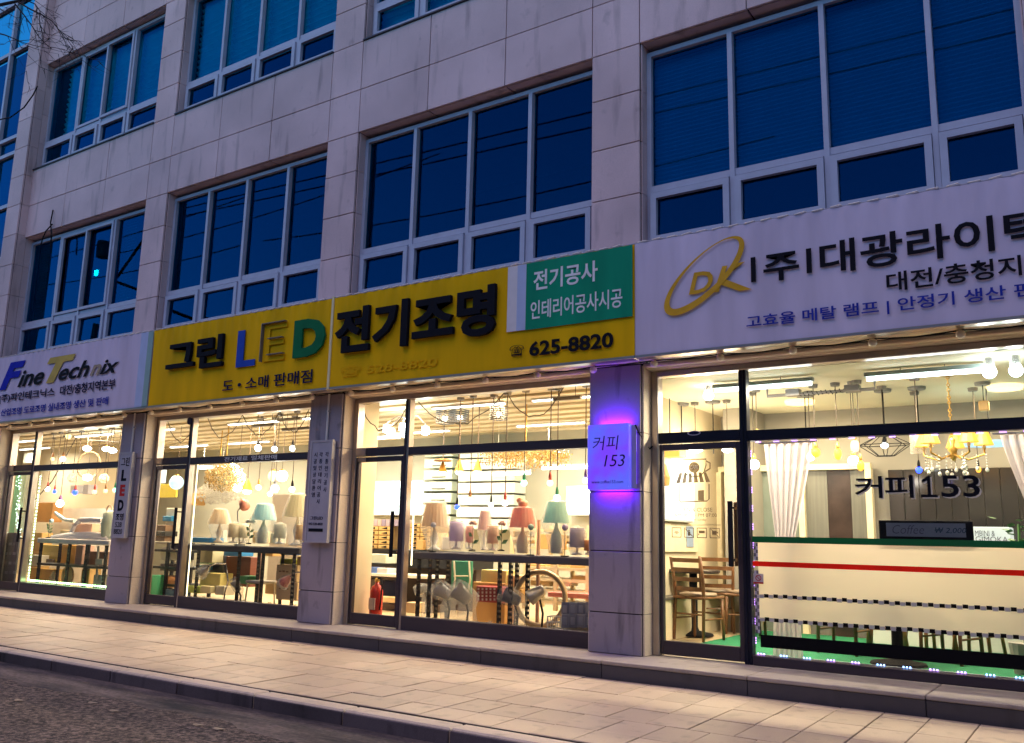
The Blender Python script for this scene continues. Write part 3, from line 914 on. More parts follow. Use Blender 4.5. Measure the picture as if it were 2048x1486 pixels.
B(-8.41,yb_-.002,1.255,-8.16,yb_,1.295).build('dark_bar', M['letter_black'], b2)
for x, z, lab in ((-12.40,2.38,'thin white conduit running down to the board on the left pillar'), (-8.25,2.39,'thin white conduit running down to the board on the middle pillar')):
    t = thing('conduit', lab, 'conduit', (x,-.02,z))
    MB().tube((x,-.02,z),(x,-.02,2.985),.014,n=8).build('pipe', M['white_paint'], t)
    MB().box(x-.025,-.03,2.75,x+.025,-.001,2.77).build('clip', M['plate'], t)

# glowing violet cafe box
vb = thing('light_box', 'violet glowing light box with handwritten cafe name on the pillar', 'light box', (-4.18,0,1.72))
def violet():
    mt, n, l, b, out = nodes('violet_glow')
    g = n.new('ShaderNodeTexCoord')
    t = n.new('ShaderNodeTexNoise'); t.inputs['Scale'].default_value = 3.5; t.inputs['Detail'].default_value = 3
    l.new(g.outputs['Object'], t.inputs['Vector'])
    cr = n.new('ShaderNodeValToRGB')
    cr.color_ramp.elements[0].position = .36; cr.color_ramp.elements[0].color = (.20,.05,1.0,1)
    cr.color_ramp.elements[1].position = .62; cr.color_ramp.elements[1].color = (.11,.14,1.0,1)
    l.new(t.outputs[0], cr.inputs[0]); l.new(cr.outputs[0], b.inputs['Emission Color'])
    b.inputs['Base Color'].default_value = (.04,.03,.2,1); b.inputs['Emission Strength'].default_value = .26
    return mt
BB(-4.435,-.125,1.725,-3.975,-.045,2.375,c=.01).build('face', violet(), vb)
BB(-4.43,-.040,1.735,-3.93,-.028,2.365,c=.004).build('back_plate', M['plate'], vb)
lz = MB(); 
for z in (1.745,2.355): lz.box(-4.40,-.027,z-.006,-3.96,-.012,z+.006)
lz.box(-3.945,-.027,1.78,-3.937,-.012,2.32)
tag(lz.build('led_strip', em('violet_led',(.11,.008,1.0),.75), vb), kind='stuff')
yv = -.1262
T('커피', -4.37, 2.115, -4.08, 2.255, 'letter_navy', vb, -.005, .12, y=yv, d=.002)
T('153', -4.24, 1.95, -4.01, 2.065, 'letter_navy', vb, -.005, .2, y=yv, d=.002)
T('www.coffee153.com', -4.38, 1.785, -4.03, 1.815, 'letter_navy', vb, .0, y=yv, d=.002)
for z, e in ((1.66,11),(2.44,8)):
    L = bpy.data.lights.new('led_glow', 'AREA'); L.shape = 'RECTANGLE'; L.size = .36; L.size_y = .03; L.energy = 1.5; L.color = (.11,.004,1.0)
    lo = bpy.data.objects.new('led_glow', L); COL.objects.link(lo); lo.parent = vb
    lo.location = Vector((-4.18,-.055,1.722 if z < 2 else 2.378)) - Vector((-4.18,0,1.72))
    lo.rotation_euler = (R(38),0,0) if z < 2 else (R(142),0,0)
tag(MB().path([(-3.93,-.06,2.36),(-3.915,-.03,2.30),(-3.90,.08,2.19),(-3.885,.17,2.14),(-3.87,.2,2.17)], .008, 5).build('cable', M['wire_black']), 'black cable hanging from the violet light box to the cafe door', 'cable')
# ------------------------------------------------------------------ rooms
ZF, ZC = .20, 3.0
SX0, SX1, SYB = -21.5, -4.47, 4.6
def room(n, x0, x1, yb, zc, wall, floor, ceil):
    struct('floor', MB().quad((x0,.36,ZF),(x1,.36,ZF),(x1,yb,ZF),(x0,yb,ZF)), floor)
    struct('ceiling', MB().quad((x0,.33,zc),(x1,.33,zc),(x1,yb,zc),(x0,yb,zc)), ceil)
    struct('rear_wall', B(x0-.1,yb,.1,x1+.1,yb+.1,zc+.1), wall)
    struct('side_wall', B(x0-.1,.31,.1,x0,yb,zc+.1), wall)
room('shop', SX0, SX1, SYB, ZC, M['rear_wall'], M['floor'], M['ceil'])
struct('party_wall', B(-4.47,.31,.1,-4.30,4.7,3.1), M['cream_wall'])
CYB, CZC = 3.2, 2.87
struct('floor', MB().quad((-4.30,.36,ZF),(4.0,.36,ZF),(4.0,CYB,ZF),(-4.30,CYB,ZF)), M['floor'])
struct('ceiling', MB().quad((-4.30,.33,CZC),(4.0,.33,CZC),(4.0,CYB,CZC),(-4.30,CYB,CZC)), M['ceil'])
struct('rear_wall', B(-4.30,CYB,.1,4.0,CYB+.1,3.0), M['grey_wall'])
struct('side_wall', B(4.0,.31,.1,4.1,CYB+.1,3.0), M['grey_wall'])
for a, b_, y_ in ((-12.60,-12.20,.40),(-8.55,-8.045,.70)):
    struct('column', B(a,.301,ZF+.001,b_,y_,ZC-.001), M['cream_wall'])
# battens across the shop ceiling
for i in range(9):
    B(SX0+.01,.75+.42*i,ZC-.03,SX1-.01,.775+.42*i,ZC-.001).build('ceiling_batten', cm('batten',(.62,.52,.34))).__setitem__('kind','structure')

# lit ceiling fixtures with their lamps
def panel_light(x, y, z, w, d, power, col, label, shape=True):
    r = thing('ceiling_light', label, 'ceiling light', (x,y,z), 'long white ceiling lights')
    d *= .6
    BB(x-w/2,y-d/2,z-.03,x+w/2,y+d/2,z-.001).build('housing', M['white_paint'], r)
    B(x-w/2+.02,y-d/2+.015,z-.042,x+w/2-.02,y+d/2-.015,z-.031).build('diffuser', E_TUBE, r)
    L = bpy.data.lights.new('lamp', 'AREA'); L.shape = 'RECTANGLE'; L.size = w; L.size_y = d; L.energy = power; L.color = col
    lo = bpy.data.objects.new('lamp', L); COL.objects.link(lo); lo.parent = r; lo.location = (0,0,-.06)
    return r
WARMC, NEUTC = (1.0,.74,.44), (1.0,.89,.70)
k = 0
PW = 24
lab1 = ['over the left end','over the plush cushions','behind the gold ball chandelier','over the teal lamp','over the large pleated lamp','over the red lamp']
for i, x in enumerate((-15.6,-13.8,-11.2,-9.5,-7.0,-5.4)):
    panel_light(x, 1.25, ZC-.05, 1.2, .12, PW, WARMC, f'slim warm white ceiling light near the glass {lab1[i]}')
    panel_light(x, 3.3, ZC-.05, 1.2, .12, PW*.78, NEUTC, f'slim white ceiling light deep in the shop {lab1[i]}')

panel_light(-18.2, 1.3, ZC-.05, 1.2, .12, PW*.45, WARMC, 'added slim warm white ceiling light brightening the bay beyond the leftmost door')  # this and the next are unseen lamps added to brighten the leftmost bay
panel_light(-19.6, 2.3, ZC-.05, 1.2, .12, PW*.6, NEUTC, 'added slim white ceiling light brightening the far left rear of the shop')
struct('partition', B(-21.4,3.0,ZF+.001,-16.4,3.1,ZC-.001), M['cream_wall'])
# ------------------------------------------------------------------ builders for goods
def box_px(name, px0, px1, py0, py1, y, depth, mt, par=None, c=.006):
    cx = (px0+px1)/2; cy = (py0+py1)/2
    x0, x1 = P(px0,cy,y).x, P(px1,cy,y).x
    z1, z0 = P(cx,py0,y).z, P(cx,py1,y).z
    return BB(x0,y,z0,x1,y+depth,z1,c=c).build(name, mt, par, origin=None if par else ((x0+x1)/2,y,z0))

def pendant(px, py, y, r_px, bulb, sock, label, zc=None, shade=None, group='pendant bulbs', cord=.006, socklen=.09, squash=1.0, name='pendant_lamp'):
    zc = (ZC if py and px < 1290 else CZC) if zc is None else zc
    p = P(px, py, y); r = r_px*MPP(px, py, y)
    t = thing(name, label, 'pendant lamp', (p.x,y,zc), group)
    MB().lathe([(.045,-.035),(.05,-.001)], (p.x,y,zc), 10).build('canopy', cm('grey_canopy',(.22,.20,.19)), t)
    MB().tube((p.x,y,p.z+r*squash+socklen*.8),(p.x,y,zc-.03), cord, n=5).build('cord', cm('cord_brown',(.10,.07,.05)), t)
    MB().lathe([(r*.45,0),(r*.5,socklen*.5),(r*.3,socklen),(.004,socklen*1.15)], (p.x,y,p.z+r*squash*.75), 10).build('socket', sock, t, smooth=True)
    MB().ball((p.x,y,p.z), r, 12, 8, squash).build('bulb', bulb, t, smooth=True)
    return t

def cone_lamp(px, py, y, w_px, h_px, mt, bulb, label, disc=False):
    p = P(px, py, y); s = MPP(px, py, y); w, h = w_px*s, h_px*s
    t = thing('cone_pendant', label, 'pendant lamp', (p.x,y,ZC), 'wooden cone pendants')
    MB().tube((p.x,y,p.z+h),(p.x,y,ZC-.002), .007, n=5).build('cord', cm('cord_brown',(.1,.07,.05)), t)
    MB().lathe([(w,0),(w*.97,.0),(w*.2,h),(.001,h*1.04)], (p.x,y,p.z), 20).build('shade', mt, t, smooth=True)
    MB().ball((p.x,y,p.z-.01), w*.72, 12, 8, .7).build('bulb', bulb, t, smooth=True)
    if disc: MB().lathe([(w*2.0,-.01),(w*1.9,.012),(.01,.03)], (p.x,y,p.z+h*1.15), 24).build('disc', cm('walnut',(.34,.17,.07)), t, smooth=True)
    return t

def table_lamp(px, y, pyb, pysb, pyst, wt, wb, shade, base, label, wrap=False, kind=0, flute=.035, topknot=None):
    s = MPP(px, pyb, y); p = P(px, pyb, y)
    z0 = p.z; zb = P(px, pysb, y).z; zt = P(px, pyst, y).z
    z0 = max(z0, ZF)
    wt *= s; wb *= s; h = zb - z0
    t = thing('table_lamp', label, 'table lamp', (p.x,y,z0), 'table lamps on the display racks')
    q = wb*.5
    if kind == 0: prof = [(q*.95,0),(q*.95,.015),(q*.45,.04),(q*.3,h*.25),(q*.62,h*.5),(q*.35,h*.75),(q*.16,h*.9),(q*.16,h*1.12)]
    elif kind == 1: prof = [(q*.7,0),(q*.8,.02),(q*.9,h*.35),(q*.75,h*.6),(q*.25,h*.85),(q*.16,h*1.12)]
    else: prof = [(q*.8,0),(q*.8,.012),(q*.12,.03),(q*.12,h*1.12)]
    MB().lathe(prof, (p.x,y,z0), 16).build('lamp_base', base, t, smooth=True)
    hs = zt-zb
    MB().lathe([(wb,0),(wb*.985,.004),(wb+(wt-wb)*.5,hs*.5),(wt,hs)], (p.x,y,zb), 40, flute=flute*.4).build('lamp_shade', shade, t, smooth=flute == 0)
    if wrap:
        MB().lathe([(q*1.1,.004),(q*1.35,h*.4),(wb*1.12,h*.95),(wb*1.1,h+hs*.2),(wt*1.15,h+hs*1.02),(wt*.5,h+hs*1.1),(.004,h+hs*1.13)], (p.x,y,z0), 22, jit=.07).build('plastic_wrap', M['wrap'], t)
    if topknot:
        MB().ball((p.x,y,zt+.05), wt*.55, 10, 6, .8).build('bow', topknot, t, smooth=True)
        MB().ball((p.x-wt*.4,y,zt+.09), wt*.4, 8, 6, .9).build('bow', topknot, t, smooth=True)
    return t

def cyl_lamp(px, y, pyb, pyt, w, mt, label, wrap=True, leg=False):
    s = MPP(px, pyb, y); p = P(px, pyb, y); z0 = max(p.z, ZF); h = P(px, pyt, y).z - z0; w *= s
    t = thing('table_lamp', label, 'table lamp', (p.x,y,z0), 'table lamps on the display racks')
    MB().lathe([(w*.7,0),(w*.7,.015),(w*.2,.03),(w*.2,h*.3)], (p.x,y,z0), 14).build('lamp_base', M['white_paint'], t)
    MB().lathe([(w,h*.28),(w*1.0,h)], (p.x,y,z0), 22).build('lamp_shade', mt, t, smooth=True)
    if wrap: MB().lathe([(w*.9,.004),(w*1.12,h*.3),(w*1.15,h*.9),(w*.6,h*1.06),(.004,h*1.1)], (p.x,y,z0), 16, jit=.06).build('plastic_wrap', M['wrap'], t)
    return t

def angle_leg(mb, x, y, z0, z1, w=.062):
    """slotted angle upright: two thin flanges with real holes along the face"""
    n = max(1, int((z1-z0)/.055)); h = (z1-z0)/n
    mb.box(x-w/2, y, z0, x-w/2+.009, y+.003, z1); mb.box(x+w/2-.009, y, z0, x+w/2, y+.003, z1)
    for i in range(n):
        z = z0+i*h
        mb.box(x-w/2+.009, y, z, x+w/2-.009, y+.003, z+h*.55)
    mb.box(x-w/2, y+.003, z0, x-w/2+.003, y+w, z1)

def rack(x0, x1, y0, y1, zt, label, legs, mt, mid=None, top=None, lz=ZF):
    t = thing('display_rack', label, 'display rack', ((x0+x1)/2,(y0+y1)/2,lz), 'slotted steel display racks')
    BB(x0,y0,zt-.085,x1,y1,zt,c=.012).build('tabletop', top or mt, t)
    for x in legs:
        for yy in (y0+.02, y1-.06):
            mb = MB(); angle_leg(mb, x, yy, lz+.001, zt-.086); mb.build('leg', mt, t)
    if mid:
        BB(x0+.02,y0+.03,mid-.035,x1-.02,y1-.03,mid,c=.003).build('shelf', mt, t)
    return t

def carton(px0, px1, py0, py1, y, depth, mt, label, name='carton', cat='box', group='goods boxes stacked in the shop'):
    return tag(box_px(name, px0, px1, py0, py1, y, depth, mt), label, cat, group)

def shelf_unit(px0, px1, py0, py1, y, depth, label, mt, nshelf=4, npost=2, back=None):
    cx, cy = (px0+px1)/2, (py0+py1)/2
    x0, x1 = P(px0,cy,y).x, P(px1,cy,y).x; z1 = P(cx,py0,y).z; z0 = max(ZF+.001, P(cx,py1,y).z)
    t = thing('shelf_unit', label, 'shelf', ((x0+x1)/2,y+depth/2,z0), 'shelving in the shop')
    for i in range(npost):
        x = x0 + (x1-x0-.05)*i/(npost-1)
        for yy in (y, y+depth-.04): B(x,yy,z0,x+.05,yy+.04,z1).build('post', mt, t)
    for i in range(nshelf):
        z = z0 + (z1-z0-.04)*(i+.6)/nshelf
        B(x0+.001,y+.003,z,x1-.001,y+depth-.003,z+.035).build('shelf', mt, t)
    if back: B(x0,y+depth+.002,z0,x1,y+depth+.02,z1).build('back_panel', back, t)
    return t

def wire_stem(px, y, pyb, pyt, label, head=None, hr=3.5, leaves=0, hmat=None, lmat=None, name='artificial_flower', cat='flower'):
    s = MPP(px,pyb,y); p = P(px,pyb,y); h = P(px,pyt,y).z - p.z
    t = thing(name, label, cat, p)
    MB().path([(p.x,y,p.z),(p.x+.006,y,p.z+h*.5),(p.x,y,p.z+h)], .004, 5).build('stem', cm('stem_dark',(.05,.05,.03)), t)
    MB().lathe([(.04,0),(.04,.012),(.01,.02)], (p.x,y,p.z), 12).build('foot', M['black'], t)
    if hmat:
        mb = MB()
        for k in range(9):
            a = k*2.4; rr = hr*s*(.35+.65*k/9)
            mb.lathe([(.001,-.01),(hr*s*.45,.0),(hr*s*.5,.02),(.001,.03)], (p.x+rr*math.cos(a)*.8,y+rr*math.sin(a)*.8,p.z+h-.01*k*.3), 7)
        tag(mb.build('petals', hmat, t), kind='stuff')
    for k in range(leaves):
        a = k*2.2+.5; z = p.z+h*(.25+.5*k/max(1,leaves)); L = .09
        q = Vector((p.x+L*math.cos(a), y+L*math.sin(a)*.6, z+.05)); o = Vector((p.x,y,z)); d = (q-o).cross(Vector((0,1,0)))*.28
        MB().add([o, (o+q)/2+d, q, (o+q)/2-d, (o+q)/2+Vector((0,.01,.01))], [(0,1,4),(1,2,4),(2,3,4),(3,0,4)]).build('leaf', lmat or M['leaf'], t)
    return t
def ball_thing(name, px, py, y, rpx, mt, label, cat, group=None, sq=1.):
    p = P(px,py,y); r = rpx*MPP(px,py,y)
    t = thing(name, label, cat, (p.x,y,p.z), group)
    MB().ball((p.x,y,p.z), r, 16, 10, sq).build('globe', mt, t, smooth=True)
    return t, p, r
def hang(t, p, r, zc=ZC, cord=.005):
    MB().tube((p.x,p.y,p.z+r*.98),(p.x,p.y,zc-.002), cord, n=5).build('cord', cm('cord_brown',(.1,.07,.05)), t)
    MB().lathe([(r*.35,0),(r*.3,.03)], (p.x,p.y,p.z+r*.93), 10).build('cap', M['brass'], t)

# ------------------------------------------------------------------ shop, third window (table lamps, cone pendants)
r3 = rack(-7.20,-4.62,.52,.95,1.045,'black slotted rack with felt covered top behind the third window',(-7.12,-6.95,-5.93,-5.78,-4.70),M['black_rack'],None,cm('felt_grey',(.13,.12,.15),.9))
table_lamp(868,.75,1100,1053,1007,19,27,cm('shade_beige',(.70,.53,.36),.8,0,.4),M['white_paint'],'large table lamp with pleated beige shade left of the lilac cylinder lamp',True)
cyl_lamp(912,.72,1098,1043,14,cm('lilac',(.64,.54,.74),.7,0,.4),'lilac cylinder lamp right of the pleated beige lamp')
cyl_lamp(938,.82,1098,1052,8,cm('rosy',(.80,.52,.46),.7,0,.4),'small rosy drum lamp between lilac lamp and first rose')
table_lamp(968,.85,1100,1060,1022,9,14,cm('shade_pinkwhite',(.78,.60,.58),.8,0,.4),M['white_paint'],'small pale pink lamp between the two rose stems',True)
cyl_lamp(985,.72,1101,1052,11,cm('peach',(.76,.55,.42),.7,0,.4),'peach wrapped cylinder lamp right of the pale pink lamp')
wire_stem(944,.66,1102,1045,'artificial pink rose on wire stem left of the pale pink lamp',1,7,2,M['petal'])
wire_stem(1002,.66,1102,1046,'artificial pink rose on wire stem left of the red lamp',1,7,4,M['petal'])
table_lamp(1044,.76,1106,1055,1016,19,27,cm('shade_red',(.84,.36,.27),.8,0,.4),cm('pale_base',(.62,.52,.40)),'large red shaded lamp with coral bow in plastic wrap',True,1,topknot=cm('coral_bow',(.88,.42,.28)))
table_lamp(1112,.76,1107,1046,1004,17,27,cm('shade_mint',(.52,.80,.78),.8,0,.4),cm('vase_grey',(.40,.45,.46)),'large mint and blue shaded lamp in plastic wrap',True,1)
cyl_lamp(1154,.74,1110,1056,15,cm('grey_lilac',(.46,.42,.56),.7,0,.4),'grey lilac cylinder lamp right of the mint lamp')
cyl_lamp(1176,.74,1110,1080,8,cm('terracotta',(.62,.28,.12),.7,0,.2),'small terracotta lamp at the right end of the rack',False)
for px, py, col, lab in ((867,1050,(.50,.52,.66),'grey blue ball on a wire in front of the beige lamp'),(1062,1054,(.45,.62,.52),'pale green ball on a wire in front of the red lamp'),(1130,1055,(.55,.45,.70),'lilac ball on a wire in front of the mint lamp')):
    p = P(px,py,.62); t = thing('wire_ball_ornament', lab, 'ornament', (p.x,.62,1.045), 'balls on wires')
    MB().tube((p.x,.62,1.046),(p.x,.62,p.z),.0035,n=5).build('stem', M['black'], t)
    MB().ball(p,.036,12,8).build('ball', cm('ball%d'%px,col), t, smooth=True)
    MB().lathe([(.045,.001),(.045,.012)], (p.x,.62,1.045), 12).build('foot', M['black'], t)
SOK_R, SOK_B, SOK_G, SOK_W = cm('sock_red',(.45,.06,.04)), M['black'], cm('sock_green',(.03,.22,.12)), cm('sock_wood',(.30,.14,.05))
for px, py, y, r, bl, sk, lab in (
    (914,1014,1.05,5.0,E_BLUE,SOK_B,'small blue glowing bulb above the lilac cylinder lamp'),
    (940,1001,.95,6.5,E_WHITE,SOK_W,'white bulb on wooden socket right of the small blue bulb'),
    (982,1010,1.05,4.5,E_WHITE,SOK_B,'small white bulb low above the pale pink lamp'),
    (1010,1006,.95,6.5,em('bulb_rosewhite',(1,.72,.60),2.5),SOK_R,'rosy white bulb on red socket left of the coral bow'),
    (1048,966,.9,6.5,E_GREEN,SOK_G,'green tinted bulb on dark green cord'),
    (1100,966,.9,6.5,E_RED,SOK_R,'red tinted bulb on red socket right of the green bulb'),
    (1171,961,.9,6.0,em('bulb_paleblue',(.40,.50,1.0),2),cm('sock_violet',(.14,.07,.40)),'pale blue bulb beside the violet light box pillar'),
    (1114,996,.95,7.0,em('bulb_mint',(.45,1,.85),2.2),SOK_G,'mint bulb glowing just over the mint shade')):
    pendant(px,py,y,r,bl,sk,lab)
gold = cm('gold_wood',(.50,.25,.04),.4,.2)
cone_lamp(885,944,1.6,9,20,gold,E_WHITE,'gold cone pendant under a wooden disc, leftmost in the third window',True)
cone_lamp(918,943,1.55,10,24,gold,E_WHITE,'gold cone pendant in the middle of the three',False)
cone_lamp(955,943,1.6,10,24,gold,E_WHITE,'gold cone pendant on a dark bar, nearest the crystal chandelier',False)
BB(*P(935,925,1.59), *(P(982,921,1.66)+Vector((0,0,-.025)))).build('lamp_bar', M['wood']).__setitem__('label','dark wooden bar carrying a gold cone pendant')
bpy.data.objects['lamp_bar']['category'] = 'lamp bar'
# five-armed lamp with white cylinders near the ceiling
p = P(817,840,1.4); t = thing('arm_lamp','grey armed ceiling lamp with several white glass cylinders in the third window','ceiling lamp',(p.x,1.4,ZC))
MB().tube((p.x,1.4,ZC-.002),(p.x,1.4,p.z),.015,n=6).build('rod', M['stainless'], t)
for k,(px,py) in enumerate(((774,856),(782,863),(806,853),(813,866),(851,860))):
    q = P(px,py,1.4+.12*(k%3)-.1)
    MB().path([(p.x,1.4,p.z+.03),((p.x+q.x)/2,(1.4+q.y)/2,p.z+.06),(q.x,q.y,q.z+.08)],.008,5).build('arm', M['stainless'], t)
    MB().lathe([(.02,.05),(.05,.04),(.055,-.05),(.03,-.065)], q, 12).build('glass', E_COOL, t, smooth=True)
# square wire cage lamps
def cage(px, py, y, w, label):
    p = P(px,py,y); s = MPP(px,py,y); h = w*s
    t = thing('cage_lamp', label, 'cage lamp', (p.x,y,ZC), 'square slatted cage lamps')
    mb = MB()
    for k in range(7):
        z = p.z-h+2*h*k/6
        for a, b_ in (((-h,-h),(h,-h)),((h,-h),(h,h)),((h,h),(-h,h)),((-h,h),(-h,-h))):
            mb.tube((p.x+a[0],y+a[1],z),(p.x+b_[0],y+b_[1],z),.008,n=4)
    for a in ((-h,-h),(h,-h),(h,h),(-h,h)): mb.tube((p.x+a[0]*.9,y+a[1]*.9,p.z-h),(p.x+a[0]*.9,y+a[1]*.9,p.z+h),.009,n=4)
    tag(mb.build('cage', cm('cage_grey',(.13,.12,.11)), t), kind='stuff')
    MB().ball((p.x,y,p.z-h*.2),h*.42,10,6).build('bulb', E_COOL, t, smooth=True)
    MB().tube((p.x,y,p.z+h),(p.x,y,ZC-.002),.008,n=5).build('cord', M['black'], t)
cage(890,834,1.5,13,'square cage lamp, leftmost of three under the shop ceiling')
cage(920,833,1.7,13,'square cage lamp, middle of three under the shop ceiling')
cage(998,826,1.3,13,'square cage lamp, rightmost of three under the shop ceiling')
# crystal cloud chandelier
def crystals(px0, px1, py0, py1, y, n, mt, bulbs, bm, label, name='crystal_chandelier', ellip=False, dep=.35):
    a, b_ = P(px0,(py0+py1)/2,y), P(px1,(py0+py1)/2,y); zt = P((px0+px1)/2,py0,y).z; zb = P((px0+px1)/2,py1,y).z
    cx = (a.x+b_.x)/2; t = thing(name, label, 'chandelier', (cx,y,ZC))
    MB().tube((cx,y,zt),(cx,y,ZC-.002),.012,n=6).build('rod', M['brass'], t)
    if not ellip: BB(a.x,y-.1,zt-.0,b_.x,y+.1,zt+.02).build('plate', M['brass'], t)
    mb = MB(); wr = MB()
    for i in range(n):
        while True:
            u, v, w = rnd.uniform(-1,1), rnd.uniform(-1,1), rnd.uniform(-1,1)
            if not ellip or u*u+v*v+w*w < 1: break
        if not ellip: v = 1-abs(rnd.gauss(0,.55)) if False else rnd.triangular(-1,1,.6)*(1-.3*abs(u))
        q = Vector((cx+(b_.x-a.x)/2*u, y+dep*w, (zt+zb)/2+(zt-zb)/2*v)); r = rnd.uniform(.008,.016)
        mb.add([(q.x-r,q.y,q.z),(q.x,q.y-r,q.z),(q.x+r,q.y,q.z),(q.x,q.y+r,q.z),(q.x,q.y,q.z+r*1.3),(q.x,q.y,q.z-r*1.3)],
               [(0,1,4),(1,2,4),(2,3,4),(3,0,4),(1,0,5),(2,1,5),(3,2,5),(0,3,5)])
    tag(mb.build('crystals', mt, t), kind='stuff')
    for i in range(bulbs):
        u, w = rnd.uniform(-.8,.8), rnd.uniform(-.7,.7); v = rnd.uniform(-.6,.7)
        MB().ball((cx+(b_.x-a.x)/2*u, y+dep*w, (zt+zb)/2+(zt-zb)/2*v), .026, 8, 6).build('bulb', bm, t, smooth=True)
    return t
GLIT = pm('crystal_glitter', (.85,.66,.34), .12, .75, .3, 40)
GLITW = pm('crystal_white', (.85,.86,.84), .12, .5, .3, 40)
crystals(985,1120,895,940,1.9,1500,GLIT,9,E_WARM,'wide amber crystal chandelier along the top of the third window')
# rear display of lit panels
def lit_board(px0, px1, py0, py1, y, rows, cols, label, mt=E_PANEL):
    cx, cy = (px0+px1)/2, (py0+py1)/2
    x0, x1 = P(px0,cy,y).x, P(px1,cy,y).x; z1, z0 = P(cx,py0,y).z, P(cx,py1,y).z
    t = thing('lit_panel_wall', label, 'light display', ((x0+x1)/2,y,z0))
    B(x0,y+.01,z0,x1,SYB-.003,z1).build('backing', M['white_paint'], t)
    for i in range(rows):
        for j in range(cols):
            BB(x0+(x1-x0)*j/cols+.03,y-.03,z0+(z1-z0)*i/rows+.02,x0+(x1-x0)*(j+1)/cols-.03,y+.009,z0+(z1-z0)*(i+1)/rows-.02,c=.01).build('lit_panel', mt, t)
    L = bpy.data.lights.new('panel_glow','AREA'); L.shape='RECTANGLE'; L.size=x1-x0; L.size_y=z1-z0; L.energy=2; L.color=(.9,1,.98)
    lo = bpy.data.objects.new('panel_glow',L); COL.objects.link(lo); lo.parent=t; lo.location=(0,-.06,(z1-z0)/2); lo.rotation_euler=(R(90),0,0)
lit_board(728,845,962,1030,4.3,4,2,'bright wall of lit white panels on the rear wall seen through the third door')
lit_board(1132,1192,972,1030,4.3,2,1,'bright white lit panel deep behind the mint lamp')
# pale slotted shelves of the rear wall
pale = cm('pale_green_wall',(.58,.66,.58))
t = thing('slotted_rack','pale green rack of stacked light covers on the rear wall','shelf',(P(900,980,4.35).x,4.35,1.0))
x0, x1 = P(850,980,4.35).x, P(1035,980,4.35).x
for i in range(7):
    z = 1.42+.2*i
    BB(x0,4.30,z,x0+(x1-x0)*.32,SYB-.002,z+.16).build('shelf_tray', pale, t)
    BB(x0+(x1-x0)*.40,4.26,z-.05,x1,SYB-.002,z+.12).build('shelf_tray', M['white_paint'] if i%2 else pale, t)
    B(x0+(x1-x0)*.1,4.285,z+.03,x0+(x1-x0)*.25,4.2995,z+.05).build('slot', cm('slot_grey',(.12,.13,.12)), t)
# drawer cabinets
def drawers(px0, px1, py0, py1, y, nc, nr, label):
    cx, cy = (px0+px1)/2, (py0+py1)/2
    x0, x1 = P(px0,cy,y).x, P(px1,cy,y).x; z1, z0 = P(cx,py0,y).z, P(cx,py1,y).z
    t = thing('drawer_cabinet', label, 'drawer cabinet', ((x0+x1)/2,y,z0), 'wooden drawer cabinets')
    B(x0,y,z0,x1,y+.4,z1).build('case', cm('drawer_dark',(.30,.18,.06)), t)
    for i in range(nr):
        for j in range(nc):
            a, b_ = x0+(x1-x0)*j/nc+.01, x0+(x1-x0)*(j+1)/nc-.01; za, zb = z0+(z1-z0)*i/nr+.008, z0+(z1-z0)*(i+1)/nr-.008
            d = BB(a,y-.02,za,b_,y-.001,zb).build('drawer', M['drawer'], t)
            w = (b_-a)*.5; c = (a+b_)/2; zz = (za+zb)/2
            MB().add([(c-w*.5,y-.026,zz),(c+w*.5,y-.026,zz+.02),(c+w*.5,y-.026,zz-.015),(c-w*.5,y-.021,zz-.004)],[(0,1,2),(0,2,3)]).build('handle', M['black'], d)
    return z0, z1, x0, x1
dz0, dz1, dx0, dx1 = drawers(733,783,1052,1098,2.3,2,5,'left wooden drawer cabinet seen through the third door')
drawers(820,862,1047,1100,2.3,2,6,'right wooden drawer cabinet behind the pleated beige lamp')
t = thing('counter','dark counter carrying the drawer cabinets at the back of the third bay','counter',((dx0+dx1)/2,2.5,ZF))
BB(dx0-.3,2.25,.78,dx1+1.5,2.85,P(760,1098,2.3).z-.002).build('top', M['black_rack'], t)
B(dx0-.28,2.5,ZF+.001,dx1+1.45,2.84,.779).build('front', cm('dark_brown',(.07,.045,.04)), t)
for i in range(9):
    BB(dx0+.02+i*.085,2.32,dz1+.001,dx0+.097+i*.085,2.5,dz1+.10).build('small_carton', cm('violet_carton%d'%(i%3),[(.28,.24,.36),(.40,.34,.42),(.50,.40,.36)][i%3])).__setitem__('label',['leftmost','second','third','fourth','fifth','sixth','seventh','eighth','rightmost'][i]+' of nine small violet cartons in a row on the left drawer cabinet')
for o in [o for o in bpy.data.objects if o.name.startswith('small_carton')]:
    o['category'] = 'carton'; o['group'] = 'row of small cartons on the drawer cabinet'
# desk, monitor, papers behind the third door
t = thing('desk','white topped desk with dark modesty panel seen through the third door','desk',(P(765,1150,1.75).x,1.9,ZF))
x0, x1 = P(730,1148,1.7).x, P(855,1148,1.7).x; zt = P(780,1148,1.7).z
BB(x0,1.7,zt-.04,x1,2.2,zt).build('top', M['white_paint'], t)
B(x0+.03,2.1,ZF+.08,x1-.03,2.13,zt-.041).build('panel', cm('dark_brown',(.07,.045,.04)), t)
BB(x0+.02,1.75,ZF+.001,x1-.02,2.18,ZF+.10).build('plinth', cm('dark_brown',(.07,.045,.04)), t)
carton(733,772,1108,1126,1.78,.25,cm('pale_green_box',(.55,.62,.52)),'pale green box on the desk')
carton(735,752,1134,1147,1.72,.2,cm('blue_pack',(.10,.20,.55)),'blue striped pack lying on the desk')
carton(753,774,1136,1148,1.74,.2,cm('pale_pack',(.62,.62,.66)),'pale grey pack lying on the desk beside the blue pack')
